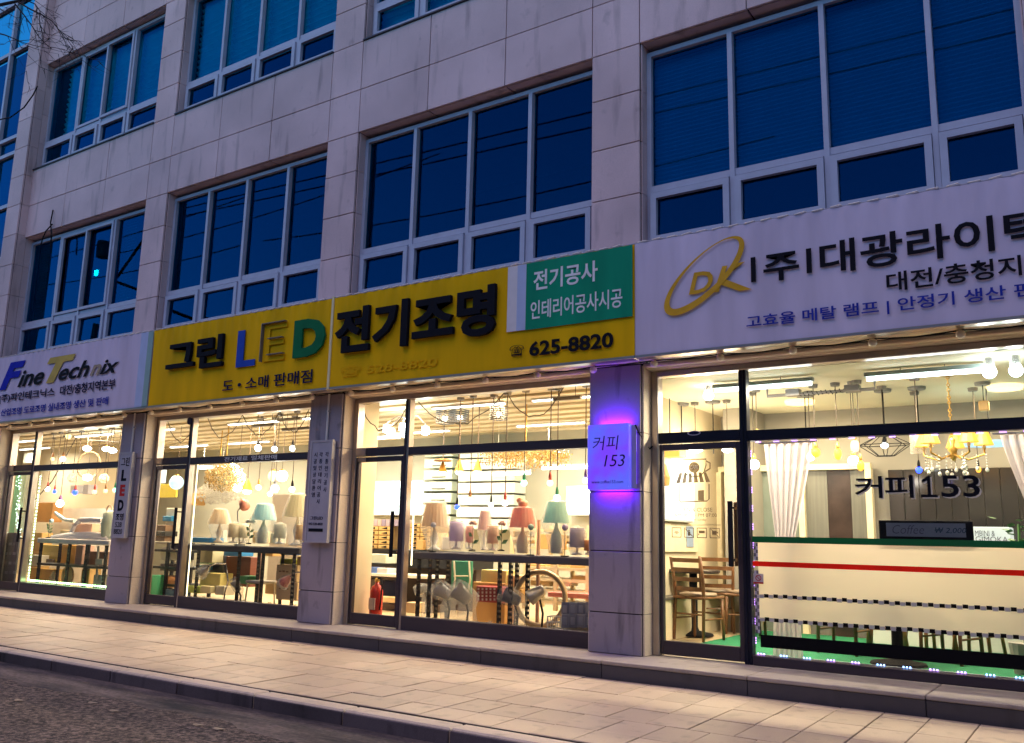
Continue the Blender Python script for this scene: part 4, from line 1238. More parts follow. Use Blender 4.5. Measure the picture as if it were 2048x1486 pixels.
carton(760,800,1160,1192,1.72,.06,cm('screen_dark',(.010,.012,.03),.15),'dark flat screen leaning under the desk','screen','screen',None)
carton(757,795,1194,1205,1.6,.2,M['card_pale'],'flat pale carton in front of the dark screen')
# fire extinguisher
p = Vector((-7.86, .62, ZF)); t = thing('fire_extinguisher','red fire extinguisher on the floor behind the third door','fire extinguisher',p)
MB().lathe([(.075,0),(.082,.02),(.082,.34),(.06,.40),(.025,.425),(.025,.45)], p, 18).build('cylinder', M['red_gloss'], t, smooth=True)
MB().lathe([(.022,.45),(.03,.46),(.03,.49),(.015,.50)], p, 10).build('valve', M['brass'], t)
MB().path([p+Vector((0,0,.49)),p+Vector((.06,-.01,.51)),p+Vector((.105,-.02,.44)),p+Vector((.10,-.03,.2)),p+Vector((.088,-.03,.12))],.011,6).build('hose', M['black'], t)
BB(p.x-.09,p.y-.012,p.z+.485,p.x+.03,p.y+.012,p.z+.505).build('handle', M['black'], t)
B(p.x-.05,p.y-.0845,p.z+.12,p.x+.05,p.y-.068,p.z+.26).build('label_sheet', cm('label_pale',(.7,.55,.5)), t)
# goods under the rack of the third window
def spot(px, py, y, ang, pyb, mt, label, L=.16, r=.075, wrap=True):
    p = P(px,py,y); f = P(px+8,pyb,y); z0 = ZF
    t = thing('floor_spotlight', label, 'spotlight', (p.x,y,z0), 'spotlights wrapped in plastic')
    a = Vector((math.cos(ang),-.35,math.sin(ang))).normalized()
    MB().path([p-a*L*.5,p-a*L*.42,p+a*L*.35,p+a*L*.5],[r*.45,r*.7,r,r*1.03],14).build('head', mt, t, smooth=True)
    MB().path([p+a*L*.45,p+a*L*.505],[r*.9,r*.9],14).build('lens', cm('lens_grey',(.25,.26,.28),.15), t)
    MB().path([p-a*.02,(p.x+.05,y+.05,(p.z+z0)/2),(p.x+.04,y+.04,z0+.01)],.012,6).build('stem', M['black'], t)
    MB().lathe([(.09,.001),(.09,.02),(.02,.035)], (p.x+.04,y+.04,z0), 14).build('foot', M['black'], t)
    if wrap: MB().path([p+a*L*.75,p+a*L*.3,p-a*L*.5,(p.x+.04,y+.03,(p.z*.6+z0*.4)),(p.x+.05,y+.04,z0+.05)],[r*1.15,r*1.45,r*1.35,r*1.1,r*1.25],11).build('plastic_wrap', M['wrap'], t)
steel = cm('grey_steel',(.42,.40,.36),.35,.5)
spot(888,1185,.62,R(150),1235,steel,'grey spotlight in plastic wrap on the floor, left of the pair',.20,.085)
spot(925,1190,.60,R(140),1238,steel,'grey spotlight in plastic wrap on the floor, right of the pair',.22,.10)
spot(1024,1196,.60,R(155),1242,cm('dark_steel',(.10,.10,.11),.35,.3),'dark spotlight in plastic wrap between the slotted legs and the ring',.2,.08)
spot(1074,1187,.66,R(215),1250,steel,'bare drum spotlight on a wooden pole in front of the ring',.2,.085,False)
spot(846,1178,.70,R(200),1235,cm('white_steel',(.62,.58,.52)),'small white wrapped spotlight beside the third door mullion',.13,.06)
p = P(1080,1200,.95); t = thing('ring_light','large pale metal ring standing on the floor under the rack','ring',(p.x,.95,ZF))
MB().ring((p.x,.95,ZF+.36),.30,.033,(.25,-1,.1),36,8).build('ring', cm('pale_metal',(.50,.38,.25),.3,.5), t, smooth=True)
MB().tube((p.x-.2,.95,ZF+.001),(p.x+.2,.95,ZF+.06),.02,n=6).build('foot', M['black'], t)
t = thing('coat_stand','pinkish wooden pole standing through the rack behind the red lamp','pole',(P(1075,1200,1.0).x,1.0,ZF))
MB().tube((P(1075,1200,1.0).x,1.0,ZF+.02),(P(1075,1200,1.0).x,1.0,1.45),.022,n=8).build('pole', cm('pink_wood',(.60,.36,.26)), t)
MB().lathe([(.15,.001),(.15,.02),(.03,.03)], (P(1075,1200,1.0).x,1.0,ZF), 14).build('foot', cm('pink_wood',(.60,.36,.26)), t)
t = thing('perforated_box','dark red box with rows of round holes behind the slotted legs','box',P(955,1205,1.0))
o = box_px('shell', 952,1004,1173,1205,1.0,.22,cm('dark_red',(.30,.02,.02)), t)
hm = MB()
for i in range(6):
    for j in range(4):
        q = P(957+i*8, 1178+j*7, .997); hm.box(q.x-.012,.994,q.z-.012,q.x+.012,.998,q.z+.012)
tag(hm.build('hole', cm('hole_pale',(.75,.6,.5)), t), kind='stuff')
carton(945,1010,1165,1245,1.25,.3,M['card'],'tall orange brown carton standing behind the red perforated box')
carton(962,1012,1140,1165,1.27,.25,cm('lime_bag',(.62,.60,.25)),'stack of yellowish wrapped bags on the tall carton')
# grey switch plates leaning in the corner
t = thing('switch_display','stand of eight grey wall switches in the corner beside the violet pillar','switch display',P(1150,1255,.55))
for i in range(4):
    for j in range(2):
        px, py = 1131+i*16, 1218+j*24
        q = P(px,py,.56-.04*j)
        pl = BB(q.x-.05,q.y-.012,q.z-.072,q.x+.05,q.y+.012,q.z+.072,c=.008).build('switch_plate', cm('switch_grey%d'%((i+j)%2),[(.30,.30,.33),(.42,.41,.42)][(i+j)%2]), t)
        BB(q.x-.025,q.y-.02,q.z-.04,q.x+.025,q.y-.0125,q.z+.04,c=.005).build('rocker', cm('switch_rocker',(.48,.48,.50)), pl)
BB(P(1122,1240,.6).x,.60,ZF+.001,P(1182,1240,.6).x,.72,ZF+.30).build('stand', M['white_paint'], t)
# wire basket
p = P(1108,1235,.56); t = thing('wire_basket','small white wire basket in front of the ring','basket',(p.x,.56,ZF))
mb = MB()
for k in range(4): mb.ring((p.x,.56,ZF+.03+.06*k),.075,.005,(0,0,1),14,4)
for k in range(8):
    a = k*math.pi/4; mb.tube((p.x+.075*math.cos(a),.56+.075*math.sin(a),ZF+.002),(p.x+.075*math.cos(a),.56+.075*math.sin(a),ZF+.21),.005,n=4)
tag(mb.build('wires', M['white_paint'], t), kind='stuff')
# green folded board with a pale ladder frame
t = thing('green_board','green board standing behind a pale tubular frame under the rack','board',P(920,1190,1.35))
box_px('board',902,942,1122,1192,1.35,.04,cm('board_green',(.03,.25,.17)), t)
for dx in (908,938):
    a, b_ = P(dx,1122,1.30), P(dx-3,1195,1.28); MB().path([a,(a+b_)/2+Vector((.03,0,0)),b_],.012,6).build('rail', cm('pale_tube',(.66,.64,.50)), t)
for py in (1152,1180): MB().tube(P(908,py,1.295),P(936,py,1.295),.01,n=6).build('rung', cm('pale_tube',(.66,.64,.50)), t)
shelf_unit(1045,1178,1125,1222,1.6,.45,'cream steel shelf of goods behind the ring and switches',M['cream_rack'],4,3)
for i,(a,b_,c,d,col,lab) in enumerate(((1058,1090,1128,1141,'card','brown carton on the top of the cream shelf'),(1100,1135,1127,1141,'card_pale','pale carton on the top of the cream shelf'),
    (1140,1176,1131,1141,'card','reddish carton at the right of the cream shelf top'),(1060,1100,1160,1172,'card_pale','pale flat carton on the middle cream shelf'))):
    carton(a,b_,c,d,1.66,.3,M[col],lab)
carton(1095,1178,1186,1196,1.3,.3,cm('pink_cloth',(.62,.22,.20)),'pink padded cushion lying low behind the switches','cushion','cushion',None)
carton(1075,1110,1068,1098,2.0,.3,M['card'],'brown carton high on the rear shelf behind the mint lamp')
shelf_unit(1020,1180,1050,1110,2.3,.4,'pale rear shelf behind the red and mint lamps',M['cream_rack'],3,4)
for i in range(6):
    carton(1022+i*26,1044+i*26,1072,1087,2.36,.25,[M['card'],M['card_pale'],cm('grey_box',(.35,.33,.33))][i%3],['brown','pale','grey','second brown','second pale','second grey'][i]+' carton in the row on the pale rear shelf')
# festoon cables swagged along the upper glass
def swag(pts, y, sag, label):
    t = thing('swag_cable', label, 'cable', P(*pts[0],y), 'twisted cables swagged behind the upper glass')
    for (a, b_) in zip(pts, pts[1:]):
        A, Bb = P(*a,y), P(*b_,y)
        q = []
        for k in range(13):
            u = k/12; v = A.lerp(Bb,u); v.z -= sag*4*u*(1-u)*(.8+.4*rnd.random()*.3); v.y += .01*math.sin(k*2.1); q.append(v)
        MB().path(q,.0065,5).build('cable', cm('cable_brown',(.10,.075,.05)), t)
swag([(719,806),(820,803)],.42,.42,'dark cable swag behind the small upper pane of the third window')
swag([(837,804),(1012,782),(1130,770)],.42,.38,'dark cable double swag behind the long upper pane of the third window')
swag([(335,842),(395,838)],.42,.38,'dark cable swag behind the small upper pane of the second window')
swag([(415,835),(485,830),(560,822),(620,815)],.42,.36,'dark cable triple swag behind the long upper pane of the second window')
# ------------------------------------------------------------------ shop, second window
r2 = rack(-11.95,-9.20,.52,.95,1.035,'black slotted rack with dark top behind the second window',(-11.80,-10.42,-9.92,-9.30),M['black_rack'],None,cm('felt_black',(.04,.04,.05),.9))
table_lamp(436,.74,1085,1048,1019,12,21,cm('shade_cream',(.78,.66,.46),.8,0,.4),cm('pale_base',(.62,.52,.40)),'cream pleated lamp on turned base beside the blue tray',True)
cyl_lamp(466,.72,1086,1047,11,cm('cream_wrap',(.72,.64,.46),.7,0,.4),'wrapped cream lamp right of the cream pleated lamp')
cyl_lamp(486,.82,1086,1050,9,cm('cream_wrap2',(.70,.66,.52),.7,0,.4),'second wrapped pale lamp half behind the white flowers')
wire_stem(497,.64,1088,1042,'white artificial flowers with green leaves in front of the teal lamp',1,9,6,M['petal_white'])
table_lamp(524,.76,1087,1040,1009,15,24,cm('shade_teal',(.40,.70,.76),.8,0,.4),cm('glass_base',(.46,.48,.40),.2),'teal pleated lamp in clear plastic wrap',True,1)
cyl_lamp(558,.74,1088,1048,12,cm('grey_white',(.60,.62,.56),.7,0,.4),'white square lamp right of the teal lamp')
table_lamp(592,.76,1091,1034,990,16,28,cm('shade_ivory',(.76,.72,.52),.8,0,.4),M['white_paint'],'tall ivory lamp in plastic wrap next to the middle pillar',True)
cyl_lamp(602,.66,1091,1050,12,cm('amber_wrap',(.66,.48,.24),.7,0,.4),'amber wrapped lamp in front of the ivory lamp')
# pinkish spot lamp with arm on the rack
p = P(487,1006,.80); t = thing('desk_lamp','coral desk lamp head in plastic rising above the white flowers','desk lamp',(p.x,.8,1.036))
MB().path([p+Vector((-.08,0,.05)),p,p+Vector((.07,-.02,-.06))],[.03,.07,.075],12).build('head', cm('coral',(.72,.26,.18),.4), t, smooth=True)
MB().path([p,(p.x-.12,.8,p.z-.12),(p.x-.02,.8,1.06)],.012,6).build('arm', cm('grey_arm',(.3,.3,.3)), t)
MB().lathe([(.08,.001),(.08,.02),(.02,.03)], (p.x-.02,.8,1.035), 14).build('foot', cm('grey_arm',(.3,.3,.3)), t)
carton(382,420,1075,1085,.60,.25,cm('tray_blue',(.02,.26,.58)),'bright blue plastic tray on the left end of the second rack','tray','tray',None)
for px, py, y, r, bl, sk, lab in (
    (517,975,1.2,5.0,E_WHITE,gold,'small white bulb on brass socket under a branching cord'),
    (550,977,1.1,7.5,E_WHITE,cm('grey_sock',(.25,.25,.27)),'round white bulb right of the brass socket bulb'),
    (584,979,1.0,5.5,E_WHITE,M['black'],'white bulb on dark socket nearest the middle pillar'),
    (540,988,1.3,4.5,E_COOL,cm('grey_sock',(.25,.25,.27)),'small cool sparkle bulb low behind the round white bulb'),
    (516,896,1.3,6.5,E_WHITE,M['black'],'round bulb above the transom print, leftmost of three'),
    (549,898,1.4,5.5,E_WHITE,M['black'],'round bulb above the transom, middle of three'),
    (585,897,1.3,5.5,E_COOL,M['black'],'round bulb above the transom, nearest the middle pillar')):
    pendant(px,py,y,r,bl,sk,lab)
cone_lamp(494,981,1.5,12,22,gold,E_WHITE,'gold cone pendant in the second window beside a white bowl lamp')
t, p, r = ball_thing('bowl_lamp',475,977,1.6,9,E_WHITE,'white bowl lamp glowing left of the gold cone in the second window','pendant lamp',None,.7); hang(t,p,r*.7)
t, p, r = ball_thing('globe_lamp',547,952,1.7,11,E_WARM,'yellowish globe lamp left of the white globe in the second window','globe lamp','globe lamps in the second window'); hang(t,p,r)
t, p, r = ball_thing('globe_lamp',564,952,1.6,11,E_WHITE,'white globe lamp overlapping the yellowish globe in the second window','globe lamp','globe lamps in the second window'); hang(t,p,r)
t, p, r = ball_thing('globe_lamp',353,965,1.5,14,em('globe_pale_blue',(.50,.90,1.0),.42),'large pale blue globe lamp seen through the second door','globe lamp'); hang(t,p,r)
t, p, r = ball_thing('globe_lamp',313,977,1.6,6,E_WHITE,'small white globe lamp left of the pale blue globe','globe lamp'); hang(t,p,r)
p = P(320,952,1.7); t = thing('square_lamp','white square shade lamp at the top of the second door','pendant lamp',(p.x,1.7,ZC))
BB(p.x-.075,1.62,p.z-.12,p.x+.075,1.78,p.z+.12,c=.012).build('shade', em('square_glow',(.85,1,.98),.5), t); MB().tube((p.x,1.7,p.z+.12),(p.x,1.7,ZC-.002),.006,n=5).build('cord', M['black'], t)
crystals(420,480,925,985,1.5,1700,GLIT,5,E_WARM,'gold ball chandelier of glittering leaves in the second window','ball_chandelier',True,.3)
crystals(400,470,965,1010,2.1,1300,GLITW,2,E_WARM,'white crystal spray chandelier below the gold ball','crystal_chandelier',True,.3)
carton(378,392,987,1010,1.9,.2,M['card'],'brown hanging carton beside the second door mullion')
carton(296,352,968,995,3.2,.05,cm('mustard',(.48,.40,.05)),'mustard yellow board on the wall seen through the second door','board','board',None)
# LED strip on the mullion and other strips
for px, py0, py1, y, lab in ((387,925,1195,.345,'warm glowing LED strip up the mullion of the second window'),(816,985,1130,.345,'short warm LED strip glowing up the mullion of the third window')):
    a = P(px,py0,y); b_ = P(px-(14 if px < 500 else 6),py1,y)
    tag(B(XM[1 if px < 500 else 2]+.04,y-.01,b_.z,XM[1 if px < 500 else 2]+.052,y,a.z).build('led_strip', em('strip_warm',(1,.84,.5),1.4)), lab, 'LED strip')
# round blue alarm badge
p = P(387,843,.262); t = thing('alarm_badge','round navy security badge at the top of the second mullion','badge',p)
MB().path([(p.x,.22,p.z),(p.x,.19,p.z)],[.055,.055],18).build('disc', cm('badge_navy',(.01,.012,.10),.3), t); MB().path([(p.x,.247,p.z),(p.x,.2205,p.z)],[.064,.064],18).build('rim', cm('badge_grey',(.4,.4,.48)), t)
# goods behind second door and under the rack
shelf_unit(290,372,1085,1205,1.0,.5,'black slotted shelf behind the second door stacked with boxes',M['black_rack'],3,3)
for a,b_,c,d,y,key,col,lab in (
  (303,330,1050,1083,1.2,'crt_brown',(.22,.13,.07),'brown machine on the shelf behind the second door'),
  (305,330,1062,1072,1.15,'machine_black',(.02,.02,.02),'black printer part on the brown machine'),
  (325,343,1032,1042,1.3,'bag_blue',(.04,.30,.62),'blue bag on top of the goods behind the second door'),
  (330,352,1016,1084,1.35,'white_roll',(.70,.68,.58),'tall white roll standing behind the second door'),
  (305,345,1083,1088,1.1,'paper_grey',(.45,.40,.30),'grey papers lying on the shelf behind the second door'),
  (322,352,1095,1120,1.1,'box_white',(.66,.62,.50),'white box under the papers behind the second door'),
  (320,348,1128,1142,1.1,'box_dark',(.14,.11,.10),'dark box on the lower shelf behind the second door'),
  (316,350,1152,1175,1.05,'box_peach',(.66,.34,.18),'peach carton near the floor behind the second door'),
  (302,356,1178,1192,1.02,'box_bluegrey',(.10,.18,.34),'flat blue box on the floor behind the second door'),
  (292,304,1150,1198,.8,'box_green',(.05,.30,.16),'green and white bottle box beside the second door jamb'),
  (395,425,1098,1125,1.0,'box_yellowish',(.60,.56,.36),'pale yellow box under the left end of the second rack'),
  (400,440,1146,1175,1.0,'box_yellow2',(.66,.58,.22),'yellow box below the pale yellow box'),
  (372,398,1172,1186,.9,'box_lime',(.40,.52,.10),'lime green box on the floor left of the desk lamp'),
  (400,420,1172,1186,.9,'box_cream2',(.66,.60,.36),'cream box beside the lime green box'),
  (393,402,1130,1140,.98,'bag_blue2',(.08,.34,.62),'small blue pack left of the grey lamp hood'),
  (398,418,1113,1128,1.05,'mint_pack',(.42,.62,.44),'mint green pack under the second rack'),
  (447,482,1103,1112,1.1,'bag_blue3',(.04,.26,.62),'blue wrapped pack on the brown chest'),
  (440,500,1113,1172,1.25,'chest_brown',(.17,.055,.035),'reddish brown chest behind the bent desk lamp'),
  (418,446,1110,1170,1.2,'chest_grey',(.06,.06,.08),'dark grey case left of the brown chest'),
  (476,496,1152,1168,.78,'pack_green',(.06,.30,.09),'green wrapped pack beside the slotted leg'),
  (560,588,1100,1110,.95,'box_blue4',(.05,.16,.50),'blue box on the upper shelf beside the middle pillar'),
  (559,590,1118,1128,.95,'box_lime2',(.50,.58,.06),'lime green box above the stacked cartons'),
  (592,607,1112,1180,.95,'card_tall',(.58,.40,.16),'tall narrow carton against the middle pillar')):
    carton(a,b_,c,d,y,.24,cm(key,col),lab)
for i,(c,d) in enumerate(((1130,1163),(1164,1200))):
    t = thing('printed_carton',['upper printed brown carton beside the middle pillar','lower printed brown carton beside the middle pillar'][i],'carton',P(570,d,.85),'printed brown cartons')
    box_px('body',552,594,c,d,.85,.35,M['card_pale'],t)
    q = P(558,c+13,.847)
    for k in range(3): B(q.x+k*.07,.845,q.z-.006,q.x+k*.07+.05,.8495,q.z+.012+.006*(k%2)).build('print_mark', cm('print_brown',(.22,.12,.04)), t)
def bent_lamp(px, pyb, pyt, hx, hy, y, mt, label, hood=.07):
    b_ = P(px,pyb,y); b_.z = ZF
    top = P(px+4,pyt,y); h = P(hx,hy,y-.05)
    t = thing('desk_lamp', label, 'desk lamp', b_, 'bent desk lamps under the racks')
    MB().lathe([(.09,.001),(.09,.015),(.03,.03),(.015,.06)], b_, 16).build('foot', steel, t, smooth=True)
    MB().path([b_+Vector((0,0,.04)),b_+Vector((.01,0,.16)),(b_.x+.06,y,(b_.z+top.z)/2+.05),top,(top+h)/2+Vector((0,0,.035)),h],.011,6).build('neck', M['chrome'], t)
    d = (h-top).normalized(); d.z -= .6; d.normalize()
    MB().path([h-d*.02,h+d*.05,h+d*.12],[.02,hood*.8,hood],14).build('hood', mt, t, smooth=True)
    MB().path([h-d*.04,h+d*.05,h+d*.15],[.03,hood*1.1,hood*1.3],10).build('plastic_wrap', M['wrap'], t)
bent_lamp(448,1195,1128,414,1135,.62,steel,'grey bent desk lamp in plastic under the second rack',.08)
bent_lamp(604,1200,1145,578,1155,.60,cm('pinkred',(.55,.10,.09)),'red hooded bent desk lamp leaning by the middle pillar',.07)
spot(473,1172,.62,R(120),1200,steel,'narrow grey wrapped lamp standing beside the green pack',.16,.05)
p = P(520,1195,.85); t = thing('stool','small grey topped folding stool under the second rack','stool',(p.x,.85,ZF))
BB(p.x-.19,.72,.52,p.x+.17,1.0,.56,c=.015).build('seat', cm('stool_grey',(.5,.47,.40)), t)
for sx, sy in ((-.15,.02),(.13,.02),(-.15,.26),(.13,.26)): MB().tube((p.x+sx,.72+sy,.519),(p.x+sx*1.25,.72+sy,ZF+.001),.012,n=6).build('leg', cm('pale_tube',(.66,.64,.50)), t)
t = thing('coat_stand','pinkish wooden pole standing behind the second rack legs','pole',(P(523,1140,1.0).x,1.0,ZF))
MB().tube((P(523,1140,1.0).x,1.0,ZF+.02),(P(523,1100,1.0).x,1.0,1.0),.022,n=8).build('pole', cm('pink_wood',(.60,.36,.26)), t)
MB().lathe([(.15,.001),(.15,.02),(.03,.03)], (P(523,1140,1.0).x,1.0,ZF), 14).build('foot', cm('pink_wood',(.60,.36,.26)), t)
struct('partition', B(P(545,1000,2.9).x,2.9,ZF+.001,P(625,1000,2.9).x,3.0,1.9), cm('taupe_wall',(.30,.26,.22)))

# ------------------------------------------------------------------ shop, first window
r1 = rack(-15.95,-13.75,.62,1.05,1.05,'black slotted frame table with white cloth top behind the leftmost window',(-15.85,-14.95,-14.42,-13.85),M['black_rack'],.62,cm('cloth_white',(.70,.66,.66),.8))
for px, py, y, r, bl, sk, lab in (
    (95,978,1.1,4.5,E_WHITE,SOK_R,'white bulb on red socket, leftmost in the leftmost window'),
    (109,983,1.1,3.6,E_BLUE,SOK_R,'small blue bulb right of the leftmost white bulb'),
    (150,985,1.1,5.0,E_BLUE,SOK_R,'larger blue bulb over the table of the leftmost window'),
    (189,984,1.1,4.6,E_WARM,SOK_R,'warm bulb on red socket right of the larger blue bulb'),
    (211,982,1.1,4.2,E_WARM,SOK_W,'warm yellow bulb nearest the left pillar'),
    (230,980,.9,4.5,E_GREEN,SOK_G,'green tinted bulb touching the left pillar'),
    (120,1007,.9,7.0,E_COOL,cm('sock_plum',(.30,.12,.32)),'large white bulb hanging lowest in the leftmost window'),
    (137,873,1.2,5.5,E_WARM,SOK_R,'warm bulb up at the ceiling of the leftmost window'),
    (126,918,1.5,5.0,E_WHITE,SOK_W,'white bulb under a looped cord above the transom'),
    (105,918,1.6,4.0,E_WARM,SOK_W,'dim bulb under a looped cord left of the looped white bulb')):
    pendant(px,py,y,r,bl,sk,lab)
for px, py, lab in ((174,897,'flat white bulb lamp left on the bent rod'),(213,898,'flat white bulb lamp in the middle of the bent rod'),(225,901,'flat white bulb lamp at the right end of the bent rod')):
    t, p, r = ball_thing('bowl_lamp',px,py,1.25,8,E_COOL,lab,'pendant lamp','flat white bulbs on the bent rod',.6); hang(t,p,r*.6)
t, p, r = ball_thing('bowl_lamp',175,955,1.4,9,E_WHITE,'large white bowl lamp under the wooden ring','pendant lamp',None,.7); hang(t,p,r*.7)
p = P(178,930,1.5); t = thing('ring_lamp','large brown wooden ring lamp across the transom of the leftmost window','ring lamp',(p.x,1.5,ZC))
MB().ring((p.x,1.5,p.z),.25,.02,(.35,-1,.05),36,6).build('ring', cm('ring_brown',(.30,.20,.12)), t, smooth=True); MB().tube((p.x,1.5,p.z+.25),(p.x,1.5,ZC-.002),.006,n=5).build('cord', M['black'], t)
for px, py, lab in ((145,956,'whitish wire ball lamp left of the white bowl lamp'),(208,957,'whitish wire ball lamp beside the left pillar')):
    p = P(px,py,1.5); r = 9*MPP(px,py,1.5); t = thing('wire_ball_lamp',lab,'pendant lamp',(p.x,1.5,ZC),'wire ball lamps')
    mb = MB()
    for k in range(9): mb.ring(p, r, .006, (rnd.uniform(-1,1),rnd.uniform(-1,1),rnd.uniform(-1,1)), 18, 4)
    tag(mb.build('wires', cm('wire_white',(.8,.7,.6)), t), kind='stuff')
    MB().ball(p, r*.45, 10, 6).build('bulb', E_WARM, t, smooth=True); MB().tube((p.x,1.5,p.z+r),(p.x,1.5,ZC-.002),.005,n=5).build('cord', M['black'], t)
tag(MB().path([P(178,885,1.3),P(176,880,1.3),P(240,884,1.3)],.01,6).build('bent_rod', M['black']), 'dark bent rod carrying flat white bulbs in the leftmost window', 'rod')
tag(MB().path([P(152,876,1.0),P(104,963,1.0),P(66,1004,1.0)],.01,6).build('slant_cable', cm('cable_brown',(.10,.075,.05))), 'long slanting brown cable crossing the leftmost window', 'cable')
# glittering green curtain in the door
t = thing('tinsel_curtain','green and yellow glittering light curtain behind the leftmost door','light curtain',P(30,1080,.9))
for k,(px,col) in enumerate(((8,(.62,.66,.30)),(16,(.60,.50,.26)),(24,(.66,.64,.38)),(36,(.20,.46,.32)),(46,(.50,.62,.50)),(56,(.62,.68,.60)))):
    a, b_ = P(px-5,960,.95+.03*(k%2)), P(px+5,960,.95+.03*(k%2)); zb = P(px,1065 if k!=3 else 1082,.95).z
    mb = MB(); q = 0
    for j in range(9):
        x = a.x+(b_.x-a.x)*j/8; y = a.y+(.02 if j%2 else 0); mb.v += [(x,y,zb),(x,y,a.z+.25)]
        if j: mb.f.append((q-2,q,q+1,q-1))
        q += 2
    mb.build('drape', cm('drape%d'%k,col,.6,0,.5), t)
mb = MB()
for k in range(90):
    px = rnd.choice((17,33,35,37,39,42)); q = P(px+rnd.uniform(-2,2), rnd.uniform(950,1078), .92); mb.ball(q,.009,5,3)
tag(mb.build('sparkles', em('sparkle',(.6,1,.75),2), t), kind='stuff')
# fairy lights round the leftmost window
t = thing('fairy_lights','green white fairy light strip down the mullion and along the sill of the leftmost window','fairy lights',(-15.5,.36,.33))
x = XM[0]+.055; mb = MB()
MB().path([(x,.34,2.15),(x,.34,.34),(-12.80,.34,.34)],.008,5).build('cable', cm('clear_cable',(.5,.6,.5)), t)
z = 2.1
while z > .36: mb.ball((x,.33,z),.014,6,4); z -= .06 if int(z*5)%2 else .045
xx = x
while xx < -12.85: mb.ball((xx,.33,.345),.016,6,4); xx += .055 if int(xx*4)%2 else .075
tag(mb.build('fairy_bulb', em('fairy_green',(.50,1.0,.42),2.6), t), kind='stuff')
# goods on and under the first table
t = thing('cushion_roll','long white plush roll lying along the table of the leftmost window','plush roll',P(170,1076,.8))
MB().path([P(105,1076,.8),P(140,1073,.8),P(180,1073,.82),P(219,1076,.8)],[.05,.075,.08,.075],12).build('roll', cm('plush',(.74,.70,.72),.9), t, smooth=True)
p0 = P(140,1068,.85)
tag(MB().path([P(140,1070,.85),P(150,1050,.85),P(162,1040,.85),P(185,1040,.85),P(205,1041,.85)],[.04,.035,.045,.05,.045],10).build('plush_arm', cm('plush',(.74,.70,.72),.9)), 'bent white plush arm rising from the roll', 'plush')
tag(MB().path([P(110,1025,.9),P(120,1033,.9),P(130,1040,.9),P(150,1042,.9)],[.02,.035,.03,.04],10).build('jointed_lamp', cm('pale_arm',(.66,.68,.60))), 'pale jointed lamp arm pointing up over the table', 'lamp arm')
carton(143,183,1047,1074,.95,.15,cm('pinkcard',(.66,.40,.28)),'pinkish carton half hidden under the plush arm')
t = thing('lantern','pale rounded lantern with handle beside the left pillar','lantern',P(217,1078,.85))
MB().lathe([(.10,0),(.14,.05),(.155,.25),(.14,.42),(.06,.47)], P(219,1078,.85), 18).build('body', cm('lantern_grey',(.50,.56,.48),.4,0,.3), t, smooth=True)
MB().ring(P(219,1019,.85), .07, .012, (0,1,0), 16, 5).build('handle', cm('peach_handle',(.66,.42,.32)), t)
wire_stem(96,.72,1076,1040,'small green leafy sprig standing on the left end of the table',None,4,9,None,M['leaf_grey'],'leaf_sprig','plant')
ball_thing('ornament_ball',103,1042,.8,4.5,cm('paleblue_ball',(.42,.60,.72)),'pale blue ball ornament above the leafy sprig','ornament')
for a,b_,c,d,y,key,col,lab in (
  (72,104,1005,1044,1.6,'cab_orange',(.55,.27,.08),'orange brown cabinet with oval pattern behind the mullion'),
  (62,80,1065,1140,1.3,'card_a',(.55,.34,.12),'brown carton behind the lit mullion'),
  (84,118,1090,1128,1.15,'card_yellow',(.58,.44,.12),'yellowish carton under the left of the table'),
  (122,150,1090,1128,1.15,'card_orange',(.62,.36,.09),'orange carton under the middle of the table'),
  (150,164,1090,1130,1.05,'card_pink',(.62,.40,.32),'pinkish carton right of the orange carton'),
  (176,208,1103,1130,1.15,'box_brown',(.22,.12,.08),'dark brown box under the right of the table'),
  (55,76,1110,1132,.95,'white_machine',(.62,.60,.52),'white machine with dark front behind the mullion'),
  (56,72,1135,1162,.9,'card_b',(.60,.36,.10),'brown carton low beside the fairy lights'),
  (76,106,1138,1166,.95,'card_c',(.62,.38,.11),'open orange carton on the floor under the table'),
  (162,178,1138,1168,1.0,'card_d',(.60,.40,.16),'small brown carton on the floor right of the round fan'),
  (186,204,1150,1180,.75,'grey_machine',(.44,.46,.40),'grey projector base on the floor near the left pillar')):
    carton(a,b_,c,d,y,.22,cm(key,col),lab)
p = P(138,1152,.9); t = thing('wrapped_fan','round orange disc fan in plastic on the floor under the table','fan',(p.x,.9,ZF))
MB().path([(p.x,.9,p.z),(p.x,.86,p.z)],[.16,.16],22).build('disc', cm('fan_orange',(.60,.38,.18)), t); MB().ring((p.x,.87,p.z),.17,.012,(0,1,0),24,5).build('rim', M['wrap'], t)
MB().tube((p.x,.9,p.z-.15),(p.x,.9,ZF+.001),.03,n=8).build('foot', M['black'], t)
tag(MB().path([P(108,1145,.7),P(104,1155,.7),P(106,1165,.7),P(114,1168,.7)],[.03,.05,.05,.03],8).build('wrapped_lamp', M['wrap']), 'clear plastic wrapped lamp left of the round fan', 'lamp')
t = thing('folding_stand','grey metal column stand on the floor right of the table','stand',P(196,1168,.72))
MB().tube(P(197,1092,.72),P(193,1160,.72),.02,n=8).build('column', steel, t); box_px('block',190,204,1118,1130,.70,.1,steel,t)
struct('partition', B(P(100,1040,2.0).x,2.0,ZF+.001,P(238,1040,2.0).x,2.1,1.62), M['white_paint'])
carton(140,152,970,986,1.98,.2,cm('grey_unit',(.40,.40,.44)),'grey appliance on the low white partition')
carton(166,176,969,988,1.98,.2,cm('grey_unit2',(.34,.33,.36)),'darker grey appliance on the low white partition')
box_o = carton(47,64,906,926,2.5,.12,cm('aircon',(.50,.54,.46)),'small greenish wall unit high behind the leftmost door','wall unit','wall unit',None)
